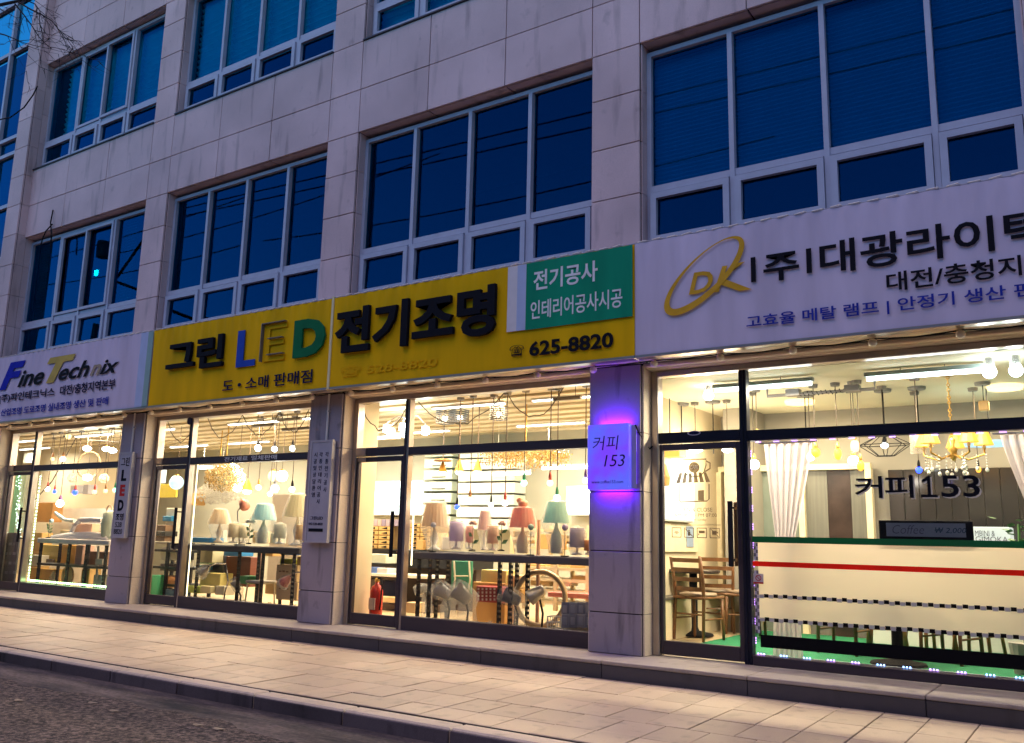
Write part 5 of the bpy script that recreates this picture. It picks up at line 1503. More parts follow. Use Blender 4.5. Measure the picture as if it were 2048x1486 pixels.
# dark price board standing inside the leftmost door
t = thing('price_board','dark printed board leaning inside the leftmost glass door','board',P(15,1172,.34))
box_px('board',-8,33,1065,1172,.36,.03,cm('board_slate',(.05,.06,.075)), t)
for i in range(4):
    for j in range(4):
        px, py = 2+j*8, 1085+i*19
        a, b_ = P(px,py,.3585), P(px+5,py+6,.3585); B(a.x,.356,b_.z,b_.x,.3592,a.z).build('print_patch', cm('slate_print%d'%((i+j)%2),[(.20,.22,.24),(.11,.12,.14)][(i+j)%2]), t)
# white light covers stacked and hung along the rear wall
for i in range(10):
    px = 470+i*13
for px0, px1, py, lab in ((400,452,935,'white tube light low at the rear of the second window'),(985,1060,947,'white tube light behind the amber crystal chandelier'),(1085,1190,935,'long white tube light right of the amber chandelier'),(745,800,875,'white tube light high behind the third door')):
    a, b_ = P(px0,py,3.4), P(px1,py,3.4); t = thing('tube_light', lab, 'tube light', ((a.x+b_.x)/2,3.4,a.z), 'tube lights hung in the shop')
    zz = (a.z+b_.z)/2
    MB().tube((a.x,3.4,zz),(b_.x,3.4,zz),.022,n=8).build('tube', E_TUBE, t); B(a.x,3.38,zz+.022,b_.x,3.42,zz+.05).build('batten', M['white_paint'], t)
    for xx in (a.x+.1,b_.x-.1): MB().tube((xx,3.4,zz+.05),(xx,3.4,ZC-.002),.004,n=4).build('wire', M['white_paint'], t)
for px0, px1, py, y, lab in ((505,548,850,1.0,'dark lamp bar under the ceiling, leftmost of three in the second window'),(553,600,838,1.0,'dark lamp bar under the ceiling, topmost of three in the second window'),(563,620,857,1.1,'dark lamp bar under the ceiling nearest the middle pillar'),(1105,1160,796,.9,'grey lamp bar under the ceiling beside the violet pillar')):
    a, b_ = P(px0,py,y), P(px1,py,y); z = min((a.z+b_.z)/2, ZC-.09)
    t = thing('lamp_bar', lab, 'lamp bar', ((a.x+b_.x)/2,y,z), 'dark lamp bars under the ceiling')
    BB(a.x,y,z-.02,b_.x,y+.06,z+.02).build('bar', cm('bar_grey',(.20,.17,.14)), t)
    for xx in (a.x+.08,b_.x-.08): MB().tube((xx,y+.03,z+.02),(xx,y+.03,ZC-.002),.004,n=4).build('wire', M['black'], t)

# more small stock crowding the floor and shelves
stock = [(832,846,1080,1099,2.2,'card','small brown carton beside the right drawer cabinet'),
 (865,880,1066,1099,2.25,'card_pale','pale upright carton right of the right drawer cabinet'),
 (884,905,1074,1100,2.2,'grey','grey boxed fitting on the rear counter behind the lilac lamp'),
 (905,930,1135,1148,1.9,'dark','flat dark case behind the pale ladder frame'),
 (1012,1040,1150,1176,1.3,'card_pale','pale carton between the slotted legs and the ring'),
 (1012,1043,1178,1205,1.32,'card','brown carton low between the slotted legs and the ring'),
 (1110,1140,1160,1172,1.62,'white','white flat carton on the cream shelf right of the wooden pole'),
 (1142,1176,1152,1166,1.64,'card','brown carton on the cream shelf near the violet pillar'),
 (812,830,1205,1226,.9,'card_pale','small pale carton on the floor by the third mullion'),
 (432,446,1060,1085,1.25,'white','white boxed lamp behind the cream pleated lamp'),
 (505,520,1062,1086,1.0,'card_pale','pale carton behind the teal lamp'),
 (540,552,1066,1087,1.0,'white','white carton between teal lamp and square lamp'),
 (520,545,1100,1112,1.15,'card','brown box hanging under the second rack top'),
 (530,556,1165,1188,1.1,'card_pale','pale carton on the floor right of the stool'),
 (430,448,1172,1190,.95,'white','white carton on the floor behind the bent desk lamp'),
 (330,345,1098,1112,1.3,'card','brown carton on the second door shelf'),
 (352,366,1120,1140,1.2,'white','white carton at the right of the second door shelf'),
 (166,184,1128,1142,1.2,'white','white carton on the mid shelf of the first table'),
 (90,104,1118,1131,1.1,'dark','black fitting on the mid shelf of the first table'),
 (120,140,1060,1076,1.1,'card_pale','pale carton on the first table behind the plush roll'),
 (196,212,1060,1076,1.1,'white','white carton on the first table beside the lantern')]
sm = {'card':M['card'],'card_pale':M['card_pale'],'grey':cm('grey_box',(.35,.33,.33)),'dark':cm('box_dark',(.14,.11,.10)),'white':cm('box_white',(.66,.62,.50))}
for a_,b_,c_,d_,y_,k_,lab_ in stock: carton(a_,b_,c_,d_,y_,.2,sm[k_],lab_)
for k,(px,py,r,lab) in enumerate(((855,1228,11,'crumpled clear bag of fittings on the floor under the left spotlight'),(980,1238,12,'crumpled clear bag on the floor before the red perforated box'),(1048,1246,11,'crumpled clear bag on the floor left of the wooden pole'),(540,1196,10,'crumpled clear bag beside the stool'),(408,1196,9,'crumpled clear bag under the grey lamp hood'),(590,1205,10,'crumpled clear bag before the printed cartons'))):
    q = P(px,py,.6); rr = r*MPP(px,py,.6); q.z = ZF
    tag(MB().lathe([(rr*.8,.002),(rr*1.15,rr*.35),(rr*.9,rr*.9),(rr*.3,rr*1.25),(rr*.4,rr*1.45)],q,11,jit=.16).build('plastic_bag', M['wrap'], origin=q), lab, 'plastic bag', 'clear plastic bags on the shop floor')
# ------------------------------------------------------------------ cafe
struct('carpet', B(-3.75,.40,ZF+.002,3.9,2.95,ZF+.012), M['carpet'])
struct('skirting', B(-4.0,CYB-.02,ZF+.001,3.9,CYB-.002,ZF+.10), M['orange_wood'])
def area_child(r, w, d, power, col, off=-.05):
    L = bpy.data.lights.new('lamp','AREA'); L.shape='RECTANGLE'; L.size=w; L.size_y=d; L.energy=power; L.color=col
    lo = bpy.data.objects.new('lamp',L); COL.objects.link(lo); lo.parent=r; lo.location=(0,0,off)
for i,(px0,px1,pya,pyb,lab) in enumerate(((1430,1622,766,748,'long glowing tube light hung over the cafe door'),(1733,1963,742,720,'long glowing tube light hung over the cafe window'))):
    y = .75; a, b_ = P(px0,pya,y), P(px1,pyb,y); z = min((a.z+b_.z)/2, CZC-.085)
    t = thing('tube_light', lab, 'tube light', ((a.x+b_.x)/2,y,z), 'tube lights in the cafe')
    MB().tube((a.x,y,z),(b_.x,y,z),.02,n=8).build('tube', E_TUBE, t)
    B(a.x-.02,y-.03,z+.021,b_.x+.02,y+.03,z+.06).build('batten', cm('batten_grey',(.30,.36,.36)), t)
    for xx in (a.x+.3,b_.x-.3): MB().tube((xx,y,z+.06),(xx,y,CZC-.002),.006,n=5).build('chain', M['stainless'], t)
    area_child(t, b_.x-a.x, .05, 23, (1,.86,.60), -.03)
for i,(x,y,lab) in enumerate(((-3.0,2.3,'round flat ceiling light at the rear of the cafe behind the curtain'),(-.9,2.2,'round flat ceiling light at the rear of the cafe near the plant'),(1.6,1.6,'round flat ceiling light beyond the right end of the cafe window'))):
    t = thing('ceiling_light',lab,'ceiling light',(x,y,CZC),'round ceiling lights in the cafe')
    MB().lathe([(.16,-.04),(.17,-.001)],(x,y,CZC),20).build('diffuser', E_WARM, t); area_child(t,.3,.3,13.5,(1,.80,.46),-.06)
tr = thing('pipe_lamp','grey pipe frame with bundled cords hung from the cafe ceiling','pipe lamp',(P(1650,780,1.1).x,1.1,CZC))
pp = [P(1534,766,1.1),P(1534,792,1.1),P(1750,778,1.1),P(1752,748,1.1)]
zz = (pp[1].z+pp[2].z)/2
MB().path([(pp[0].x,1.1,CZC-.002),(pp[0].x,1.1,zz),(pp[2].x,1.1,zz),(pp[2].x,1.1,CZC-.002)],.017,8).build('pipe', cm('pipe_grey',(.22,.20,.20),.4), tr)
q=[]
for k in range(40):
    u=k/39; q.append((pp[1].x+(pp[2].x-pp[1].x)*(.25+.5*u),1.1+.022*math.cos(k*1.9),zz+.022*math.sin(k*1.9)))
MB().path(q,.006,5).build('cord', M['black'], tr)
for px,py in ((1587,790),(1705,775)): 
    c = P(px,py,1.1); BB(c.x-.07,1.05,zz-.02,c.x+.07,1.15,zz+.05).build('junction_box', cm('pipe_grey',(.22,.20,.20),.4), tr)
# pendants of the cafe: (px, py of bulb, depth, radius px)
for px,py,y,r,bl,lab in (
  (1417,791,.9,10,E_WHITE,'white globe bulb in clear holder above the cafe door'),
  (1979,744,.62,13,E_COOL,'white globe bulb in clear holder, left of the pair at the cafe window top'),
  (2032,741,.62,13,E_COOL,'white globe bulb in clear holder, right of the pair at the cafe window top')):
    p = P(px,py,y); rr = r*MPP(px,py,y); t = thing('globe_lamp',lab,'globe lamp',(p.x,y,CZC),'globe bulbs under the cafe ceiling')
    MB().ball(p,rr,14,9).build('bulb', bl, t, smooth=True)
    MB().lathe([(rr*.8,rr*.6),(rr*.8,rr*2.6)], p, 14).build('holder', M['wrap'], t)
    MB().lathe([(rr*.5,rr*.8),(rr*.5,rr*2.5)], p, 10).build('socket', cm('grey_sock',(.25,.25,.27)), t)
    MB().tube((p.x,y,p.z+rr*2.5),(p.x,y,CZC-.002),.006,n=5).build('cord', M['black'], t)
BR = cm('brass_sock',(.62,.40,.12),.35,.6)
for px,py,y,r,bl,sk,lab,sq in (
  (1631,905,1.3,10,E_AMBER,BR,'amber round filament bulb right of the curtain',1.0),
  (1676,908,1.3,8,E_AMBER,BR,'amber pear filament bulb in the middle of the cafe window',1.5),
  (1710,892,1.3,9,E_WARM,BR,'warm filament bulb above the large white globe',1.4),
  (1721,931,1.25,7.5,E_AMBER,BR,'amber pear filament bulb hanging lowest beside the white globe',1.5),
  (1707,921,1.5,11,E_WHITE,BR,'large white globe behind the amber filament bulbs',.85),
  (1621,914,1.7,7.5,E_WHITE,BR,'white globe half hidden by the right edge of the curtain',1.0),
  (1508,929,1.5,10.5,E_WHITE,BR,'white globe beside the cafe door mullion',.95),
  (1514,877,1.3,8,E_COOL,BR,'white bulb at the top left corner of the cafe window',.8),
  (1769,891,1.7,7,E_COOL,M['black'],'white bulb inside the wide wire cage',.8),
  (1836,876,1.3,8,E_WARM,BR,'warm bulb in the glass cylinder left of the chandelier',1.2),
  (1838,940,2.2,6,E_BLUE,M['black'],'blue bulb in front of the dark splashback',1.1),
  (1957,939,2.2,5,E_AMBER,M['black'],'small amber bulb in front of the dark splashback',1.3),
  (1391,900,1.9,14,E_WHITE,M['stainless'],'flat white lamp over the cup emblem on the cafe door',.35),
  (1455,900,1.9,11,E_WHITE,M['stainless'],'flat white lamp right of the cup emblem',.45),
  (1391,1004,2.6,6,E_WARM,M['black'],'small warm bulb reflected low beneath the cup emblem',1.)):
    pt = pendant(px,py,y,r,bl,sk,lab,CZC,None,'pendant bulbs in the cafe',.005,.07,sq)
    if lab.startswith('flat white'):
        L = bpy.data.lights.new('lamp','POINT'); L.energy = 8; L.color = (1,.80,.50); L.shadow_soft_size = .08
        lo = bpy.data.objects.new('lamp',L); COL.objects.link(lo); lo.parent = pt; q_ = P(px,py,y); lo.location = (0,0,q_.z-CZC-.10)
for px,py,y,lab in ((1425,775,1.9,'bare grey ceiling rose with cord near the cafe door'),(1363,812,1.9,'bare ceiling rose with two cords at the left of the cafe'),(1833,773,1.9,'bare grey ceiling rose right of the pipe lamp'),(1766,798,1.9,'small bare ceiling rose below the second tube light'),(1610,809,1.9,'small bare ceiling rose under the pipe lamp')):
    p = P(px,py,y); t = thing('ceiling_rose',lab,'ceiling rose',(p.x,y,CZC),'ceiling roses with bare cords')
    MB().lathe([(.085,-.03),(.09,-.001)],(p.x,y,CZC),14).build('canopy', cm('rose_grey',(.25,.25,.26)), t); MB().tube((p.x,y,CZC-.03),(p.x,y,2.25),.006,n=5).build('cord', M['black'], t)
# glass cylinder shade, wire cage, cone shade, flat blue plate lamp
p = P(1836,880,1.3); tag(MB().lathe([(.075,-.13),(.075,.10)],p,18).build('glass_shade', M['wrap'], smooth=True), 'clear glass cylinder shade left of the chandelier','lamp shade')
p = P(1770,892,1.7); t = thing('wire_cage_lamp','wide flat diamond shaped wire cage lamp in the cafe window','cage lamp',(p.x,1.7,CZC))
mb = MB(); w = 50*MPP(1770,892,1.7); h = 20*MPP(1770,892,1.7)
ring = lambda r_, z_: [Vector((p.x+r_*math.cos(2*math.pi*k/8),1.7+r_*.6*math.sin(2*math.pi*k/8),p.z+z_)) for k in range(8)]
ra_, rb_, rc_ = ring(w*.3,h), ring(w,.1*h), ring(w*.35,-h)
for A in (ra_,rb_,rc_):
    for k in range(8): mb.tube(A[k],A[(k+1)%8],.004,n=4)
for k in range(8): mb.tube(ra_[k],rb_[k],.004,n=4); mb.tube(rb_[k],rc_[k],.004,n=4)
tag(mb.build('cage', M['black'], t), kind='stuff'); MB().tube((p.x,1.7,p.z+h),(p.x,1.7,CZC-.002),.006,n=5).build('cord', M['black'], t)
p = P(1980,887,2.3); t = thing('plate_lamp','flat pale blue disc lamp behind the chandelier','pendant lamp',(p.x,2.3,CZC))
MB().lathe([(.30,-.012),(.30,.008)],p,28).build('disc', em('blue_disc',(.45,.75,.95),.35), t); MB().tube((p.x,2.3,p.z),(p.x,2.3,CZC-.002),.005,n=5).build('cord', M['black'], t)
p = P(1968,812,1.9); t = thing('cork_pendant','small orange cork block on a cord right of the chandelier chain','pendant lamp',(p.x,1.9,CZC))
BB(p.x-.045,1.86,p.z-.05,p.x+.045,1.94,p.z+.05,c=.01).build('block', cm('cork',(.62,.38,.14)), t); MB().tube((p.x,1.9,p.z+.05),(p.x,1.9,CZC-.002),.005,n=5).build('cord', M['black'], t); MB().lathe([(.07,-.03),(.075,-.001)],(p.x,1.9,CZC),14).build('canopy', cm('rose_grey',(.25,.25,.26)), t)
# chandelier with amber shades
c = P(1905,900,1.2); s = MPP(1905,900,1.2); t = thing('chandelier','brass chandelier with amber pleated shades and hanging crystals','chandelier',(c.x,1.2,CZC))
MB().lathe([(.09,-.03),(.10,-.001)],(c.x,1.2,CZC),16).build('canopy', M['brass'], t)
mb = MB(); z = c.z+.12
while z < CZC-.03: mb.ring((c.x,1.2,z+.015),.014,.004,((1,0,0) if int(z*33)%2 else (0,1,0)),8,4); z += .024
tag(mb.build('chain', M['brass'], t), kind='stuff')
MB().lathe([(.006,-.10),(.03,-.07),(.02,-.03),(.045,0),(.02,.04),(.03,.09),(.01,.13)],c,14).build('column', M['brass'], t, smooth=True)
AMB = em('amber_shade',(1.0,.46,.05),.42)
for k in range(5):
    a = 2*math.pi*k/5+.35; rr = .27; q = Vector((c.x+rr*math.cos(a),1.2+rr*math.sin(a),c.z-.01))
    MB().path([c+Vector((0,0,-.04)),c.lerp(q,.5)+Vector((0,0,-.085)),q+Vector((0,0,-.03)),q+Vector((0,0,.03))],.009,6).build('arm', M['brass'], t, smooth=True)
    MB().lathe([(.015,.0),(.014,.06)],q+Vector((0,0,.02)),8).build('candle', M['white_paint'], t)
    MB().lathe([(.085,.055),(.045,.175)],q,20,flute=.02).build('shade', AMB, t)
    for d in range(3):
        a2 = a+(-.25,0,.25)[d]; r2 = rr*(1.02,.75,.45)[d]; L = (.13,.11,.16)[d]; x, y = c.x+r2*math.cos(a2), 1.2+r2*math.sin(a2)
        mb = MB(); MBz = c.z-.05
        for j in range(5): mb.ball((x,y,MBz-j*L/5),.008,6,4)
        mb.ball((x,y,MBz-L-.01),.017,8,6,1.3); tag(mb.build('crystal_drop', GLITW, t), kind='stuff')
# curtains
def curtain(px0, px1, pyt, qx0, qx1, pyb, y, label, tie=True):
    t = thing('curtain', label, 'curtain', P((px0+px1)/2,pyt,y), 'sheer curtains of the cafe window')
    zt = 2.17; zb = ZF+.03; mb = MB(); n, mrows = 44, 16; ztie = P(qx0,pyb,y).z
    xt0, xt1 = P(px0,pyt,y).x, P(px1,pyt,y).x; xb0, xb1 = P(qx0,pyb,y).x, P(qx1,pyb,y).x
    for j in range(mrows+1):
        z = zt + (zb-zt)*j/mrows
        u = min(1,(zt-z)/(zt-ztie)); e = u**1.15
        a = xt0+(xb0-xt0)*e; b_ = xt1+(xb1-xt1)*e
        if z < ztie: k = (ztie-z)/(ztie-zb); a -= .05*k; b_ += .05*k
        for i in range(n+1):
            f = i/n
            mb.v.append((a+(b_-a)*f, y+.016*math.sin(f*2*math.pi*6+.9*math.sin(j*.35))+.008*math.sin(f*2*math.pi*13+1), z))
    for j in range(mrows):
        for i in range(n): q = j*(n+1)+i; mb.f.append((q,q+1,q+n+2,q+n+1))
    mb.build('drape', M['sheer'], t, smooth=True)
    MB().tube((xt0-.05,y,zt+.012),(xt1+.05,y,zt+.012),.01,n=6).build('rod', M['white_paint'], t)
curtain(1527,1623,872,1550,1588,1078,.42,'pinkish sheer curtain gathered beside the cafe door')
curtain(1998,2120,855,2075,2130,1060,.42,'pinkish sheer curtain at the right end of the cafe window')
# sliding partition with pale frame on the rear wall
t = thing('sliding_partition','cream framed sliding partition with grey panels on the cafe rear wall','partition',(P(1590,1000,3.0).x,3.0,ZF))
xa, xb = P(1440,1000,3.05).x, P(1745,1000,3.05).x; zt = P(1590,930,3.05).z
mb = MB(); 
mb.box(xa,3.0,zt-.07,xb,3.12,zt)
for px in (1440,1475,1605,1740): x = P(px,1000,3.05).x; mb.box(x-.035,3.001,ZF+.003,x+.035,3.119,zt-.071)
mb.build('frame', M['cream_frame'], t)
for a,b_,mt,nm in ((1479,1600,cm('grey_green',(.20,.24,.22),.3),'panel'),(1610,1655,M['grey_panel'],'panel'),(1655,1702,M['brown_panel'],'panel'),(1702,1735,M['grey_panel'],'panel')):
    B(P(a,1000,3.05).x,3.07,ZF+.004,P(b_,1000,3.05).x-.003,3.09,zt-.072).build(nm, mt, t)
B(P(1444,1000,3.05).x+.03,3.06,ZF+.004,P(1470,1000,3.05).x,3.09,zt-.072).build('panel', M['cream_frame'], t)
B(P(1459,1000,3.05).x,3.05,.9,P(1463,1000,3.05).x,3.0599,1.9).build('slot', cm('slot_dark',(.2,.15,.08)), t)
# dark splashback of vertical panels
xa = P(1778,1000,3.15).x; zt = P(1850,938,3.15).z
t = thing('splashback','dark glossy panelled splashback at the right rear of the cafe','wall panel',(xa+1,3.17,.9))
for k in range(14):
    BB(xa+k*.165+.002,3.165+.003*(k%2),.9,xa+(k+1)*.165-.002,CYB-.002,zt,c=.003).build('panel', M['dark_panel'], t)
t = thing('cafe_counter','white service counter along the cafe rear under the dark splashback','counter',(xa+1,2.8,ZF))
BB(xa-.1,2.45,ZF+.014,3.5,3.1,1.08).build('body', M['white_paint'], t); BB(xa-.13,2.42,1.081,3.5,3.12,1.12).build('top', cm('counter_top',(.45,.40,.34)), t)
p0, p1 = P(1940,1053,2.4), P(2022,1086,2.4)
t = thing('machine_box','white sign box with dark lettering behind the menu board','sign box',((p0.x+p1.x)/2,2.4,p1.z))
BB(P(1900,1070,2.43).x,2.43,1.121,p1.x,2.75,p0.z,c=.01).build('box', em('white_box_glow',(.9,1,.95),.2), t)
lettering('MBINI &', P(1950,1070,2.42).x, P(1960,1072,2.42).z, P(1990,1070,2.42).x, P(1960,1061,2.42).z, 2.428, cm('print_dark',(.08,.08,.08)), t, .002, .0)
lettering('GIMOKA', P(1951,1080,2.42).x, P(1980,1084,2.42).z, P(2016,1080,2.42).x, P(1980,1073,2.42).z, 2.428, cm('print_dark',(.08,.08,.08)), t, .002, .0)
# leafy plant by the right curtain
p = P(2035,1085,.9); t = thing('potted_plant','dark green leafy plant beside the right curtain','plant',(p.x,.9,ZF+.014))
MB().lathe([(.10,.0),(.13,.25),(.12,.25)],(p.x,.9,ZF+.014),16).build('pot', cm('pot',(.3,.28,.26)), t)
MB().path([(p.x,.9,ZF+.2),(p.x-.01,.9,.8),(p.x+.02,.9,1.45)],.012,6).build('stem', M['leaf'], t)
mb = MB()
for k in range(60):
    a, e = rnd.uniform(0,6.28), rnd.uniform(.8,1.5); rr = rnd.uniform(.03,.2)
    o = Vector((p.x+rr*math.cos(a),.9+rr*math.sin(a),e)); q = o+Vector((.09*math.cos(a),.09*math.sin(a),rnd.uniform(-.05,.05))); d = Vector((-math.sin(a),math.cos(a),0))*.035
    mb.add([o,(o+q)/2+d,q,(o+q)/2-d],[(0,1,2,3)])
tag(mb.build('foliage', M['leaf'], t), kind='stuff')
# left side of the cafe: white wall units, lit panel, wainscot
t = thing('lit_menu_panel','bright white lit panel on the left wall of the cafe','light panel',(-4.22,1.6,1.6))
BB(-4.298,1.0,1.46,-4.23,2.1,2.05).build('box', M['white_paint'], t); B(-4.2295,1.02,1.48,-4.22,2.08,2.03).build('lit_face', em('menu_glow',(.95,1,.93),.4), t)
t = thing('wall_cabinet','low cream wall cabinet along the left wall of the cafe','cabinet',(-4.2,1.5,.2))
BB(-4.298,.40,ZF+.001,-4.12,2.6,.62).build('body', M['cream_wall'], t); BB(-4.298,.39,.621,-4.10,2.61,.65).build('top', cm('dark_trim',(.10,.09,.08)), t)
tag(BB(-4.297,1.2,1.12,-4.27,2.3,1.44).build('notice_board', M['cream_frame']), 'cream notice board under the lit panel on the cafe left wall','notice board')
tag(BB(-4.268,1.95,1.18,-4.262,2.15,1.42).build('notice', cm('notice_blue',(.28,.36,.52))), 'bluish notice sheet on the cream notice board','notice')
struct('column', B(-4.02,2.55,ZF+.001,-3.72,CYB-.002,CZC-.001), M['grey_wall'])
# hanging leaves and basket lamp in the top left of the door
p = P(1316,945,1.0); t = thing('basket_lamp','orange rattan bell lamp at the left edge of the cafe door','pendant lamp',(p.x,1.0,CZC))
MB().lathe([(.12,-.14),(.13,-.05),(.09,.08),(.03,.14)],p,16,flute=.02).build('shade', cm('rattan',(.62,.36,.12),.6,0,.4), t); MB().ball(p+Vector((0,0,-.06)),.05,10,6).build('bulb', E_WARM, t, smooth=True); MB().tube(p+Vector((0,0,.14)),(p.x,1.0,CZC-.002),.006,n=5).build('cord', M['black'], t)
p = P(1340,905,1.5); t = thing('basket_lamp','square orange rattan lamp near the top of the cafe door','pendant lamp',(p.x,1.5,CZC))
BB(p.x-.16,1.4,p.z-.06,p.x+.16,1.6,p.z+.07).build('shade', em('rattan_glow',(1,.52,.10),.33), t); MB().tube((p.x,1.5,p.z+.07),(p.x,1.5,CZC-.002),.006,n=5).build('cord', M['black'], t)
# tables and ladder-back chairs
def chair(name='cafe_chair'):
    t = thing(name, '', 'chair', (0,0,0), 'ladder back cafe chairs')
    for sx in (-1,1):
        MB().path([(sx*.185,-.19,.0),(sx*.18,-.165,.42),(sx*.185,-.18,.62),(sx*.19,-.235,.86)],[.017,.019,.018,.015],8).build('leg', M['wood'], t, smooth=True)
        MB().path([(sx*.185,.19,0),(sx*.18,.175,.42)],[.016,.019],8).build('leg', M['wood'], t, smooth=True)
        MB().tube((sx*.182,-.17,.22),(sx*.182,.18,.22),.010,n=6).build('stretcher', M['wood'], t)
    MB().tube((-.182,.18,.27),(.182,.18,.27),.010,n=6).build('stretcher', M['wood'], t)
    MB().tube((-.182,-.175,.27),(.182,-.175,.27),.010,n=6).build('stretcher', M['wood'], t)
    for k,z in enumerate((.53,.63,.73,.83)):
        yy = -.172-.063*max(0,(z-.55))/.3
        mb = MB(); q = 0
        for i in range(9):
            x = -.18+.36*i/8; yb = yy-.02*math.cos((i/8-.5)*math.pi)
            mb.v += [(x,yb-.006,z-.022),(x,yb-.006,z+.022),(x,yb+.006,z+.022),(x,yb+.006,z-.022)]
            if i:
                for j in range(4): mb.f.append((q-4+j,q-4+(j+1)%4,q+(j+1)%4,q+j))
            q += 4
        mb.f += [(0,1,2,3),(q-1,q-2,q-3,q-4)]
        mb.build('back_slat', M['wood'], t)
    BB(-.20,-.195,.425,.20,.205,.455,c=.012).build('seat_frame', M['wood'], t)
    MB().lathe([(.19,.0),(.205,.018),(.19,.035),(.001,.045)],(0,0,.452),24).build('seat', M['seat'], t, smooth=True)
    return t
ch = chair()
zf = ZF+.014
def place(i, px, py, rz, label, y=None):
    d = RT*((px-1024)/F_PX) - UP*((py-743)/F_PX) + fwd
    p = CAM + d*((zf-CAM.z)/d.z)
    if i == 0:
        ch.location = (p.x,p.y,zf); ch.rotation_euler = (0,0,R(rz)); ch['label'] = label
    else: dup(ch, (p.x,p.y,zf), R(rz), label)
place(0,1398,1279,-12,'brown ladder back chair nearest the cafe door glass')
place(1,1436,1263,20,'brown ladder back chair behind the pedestal table')
place(2,1492,1268,100,'brown chair half hidden by the cafe door mullion')
place(3,1690,1306,-8,'dark brown chair right behind the black film band',)
place(4,1905,1325,160,'brown chair seen under the right part of the film')
place(5,1545,1280,170,'brown chair behind the foot of the gathered curtain')
d = RT*((1388-1024)/F_PX) - UP*((1270-743)/F_PX) + fwd; p = CAM + d*((zf-CAM.z)/d.z)
t = thing('pedestal_table','small round pedestal table between the chairs at the cafe door','table',(p.x,p.y,zf))
MB().lathe([(.22,.0),(.21,.02),(.06,.05),(.045,.09),(.045,.68)],(p.x,p.y,zf),18).build('pedestal', M['black'], t, smooth=True)
MB().lathe([(.29,.68),(.30,.69),(.30,.71),(.29,.72)],(p.x,p.y,zf),28).build('tabletop', M['brown_panel'], t)
def stool(px, py, label, i, src=[None]):
    d = RT*((px-1024)/F_PX) - UP*((py-743)/F_PX) + fwd; p = CAM + d*((zf-CAM.z)/d.z)
    if src[0] is None:
        t = thing('wooden_stool', label, 'stool', (0,0,0), 'orange wooden stools in the cafe')
        for sx in (-1,1):
            for sy in (-1,1): MB().path([(sx*.17,sy*.17,0),(sx*.12,sy*.12,.58)],[.017,.02],8).build('leg', M['orange_wood'], t, smooth=True)
        MB().tube((-.15,-.15,.22),(.15,-.15,.22),.011,n=6).build('stretcher', M['orange_wood'], t); MB().tube((-.15,.15,.22),(.15,.15,.22),.011,n=6).build('stretcher', M['orange_wood'], t)
        MB().lathe([(.17,.58),(.18,.59),(.18,.61),(.16,.625)],(0,0,0),24).build('seat', M['orange_wood'], t)
        src[0] = t; t.location = (p.x,p.y,zf); t.rotation_euler = (0,0,.3)
    else: dup(src[0], (p.x,p.y,zf), .3+i*.5, label)
for i,(px,py,lab) in enumerate(((1775,1302,'orange wooden stool right of the dark brown chair'),(1862,1308,'orange wooden stool under the middle of the film'),(1960,1318,'orange wooden stool near the right end of the film'))): stool(px,py,lab,i)
p = P(1790,1200,.74)
t = thing('round_table','round dark table whose shadow shows through the frosted film','table',(p.x,p.y,zf))
MB().lathe([(.24,.0),(.23,.02),(.05,.05),(.04,.7)],(p.x,p.y,zf),18).build('pedestal', M['black'], t); MB().lathe([(.34,.70),(.35,.71),(.35,.73),(.34,.74)],(p.x,p.y,zf),28).build('tabletop', M['brown_panel'], t)

# ------------------------------------------------------------------ film, lettering and notices on the cafe glass
gx0, gx1 = XM[3]+.045, -.36-.07
wf = thing('window_film','frosted film with green, red, chequered and black bands on the cafe window','window film',((gx0+gx1)/2,.243,.3))
yg = .2455
B(gx0+.05,yg-.001,.56,gx1,yg+.0005,1.255).build('frosted_sheet', M['film'], wf)
B(gx0,yg-.003,1.245,gx1,yg-.0015,1.30).build('green_band', M['green_tape'], wf)
B(gx0,yg-.003,1.03,gx1,yg-.0015,1.075).build('red_band', M['red_tape'], wf)
B(gx0+.055,yg-.003,.315,gx1,yg-.0015,.425).build('black_band', M['black_tape'], wf)
def checks(z0, z1, label):
    b_, w_ = MB(), MB(); h = (z1-z0)/2*1.0; x = gx0+.055; k = 0; wdt = .043
    while x < gx1-wdt:
        zz = rnd.uniform(-.003,.003)
        (b_ if k % 2 else w_).box(x+.001, yg-.003, z0+zz+(.003 if k%2 else -.003), x+wdt-.001, yg-.0015, z1+zz+(.003 if k%2 else -.003)); x += wdt; k += 1
    t1 = w_.build('chequer', cm('check_grey',(.42,.42,.42)), wf); t2 = b_.build('chequer', M['black_tape'], wf)
    tag(t1, kind='stuff'); tag(t2, kind='stuff')
    k = MB().box(gx0+.055,yg-.0014,z0-.004,gx1,yg-.0011,z1+.004)
checks(.750,.782,''); checks(.542,.574,'')
mb, mw = MB(), MB(); z = 1.24; k = 0
while z > .44:
    if not (1.02 < z < 1.09):
        (mb if k%2 else mw).box(gx0+.012, yg-.003, z-.03, gx0+.032, yg-.0015, z); (mw if k%2 else mb).box(gx0+.033, yg-.003, z-.03, gx0+.052, yg-.0015, z)
    z -= .031; k += 1
tag(mb.build('side_chequer', cm('check_violet',(.12,.11,.16)), wf), kind='stuff'); tag(mw.build('side_chequer', cm('check_pale',(.52,.48,.60)), wf), kind='stuff')
wl = thing('window_lettering','black cafe name lettering with cream shadow on the glass','lettering',(-1.48,.246,1.64))
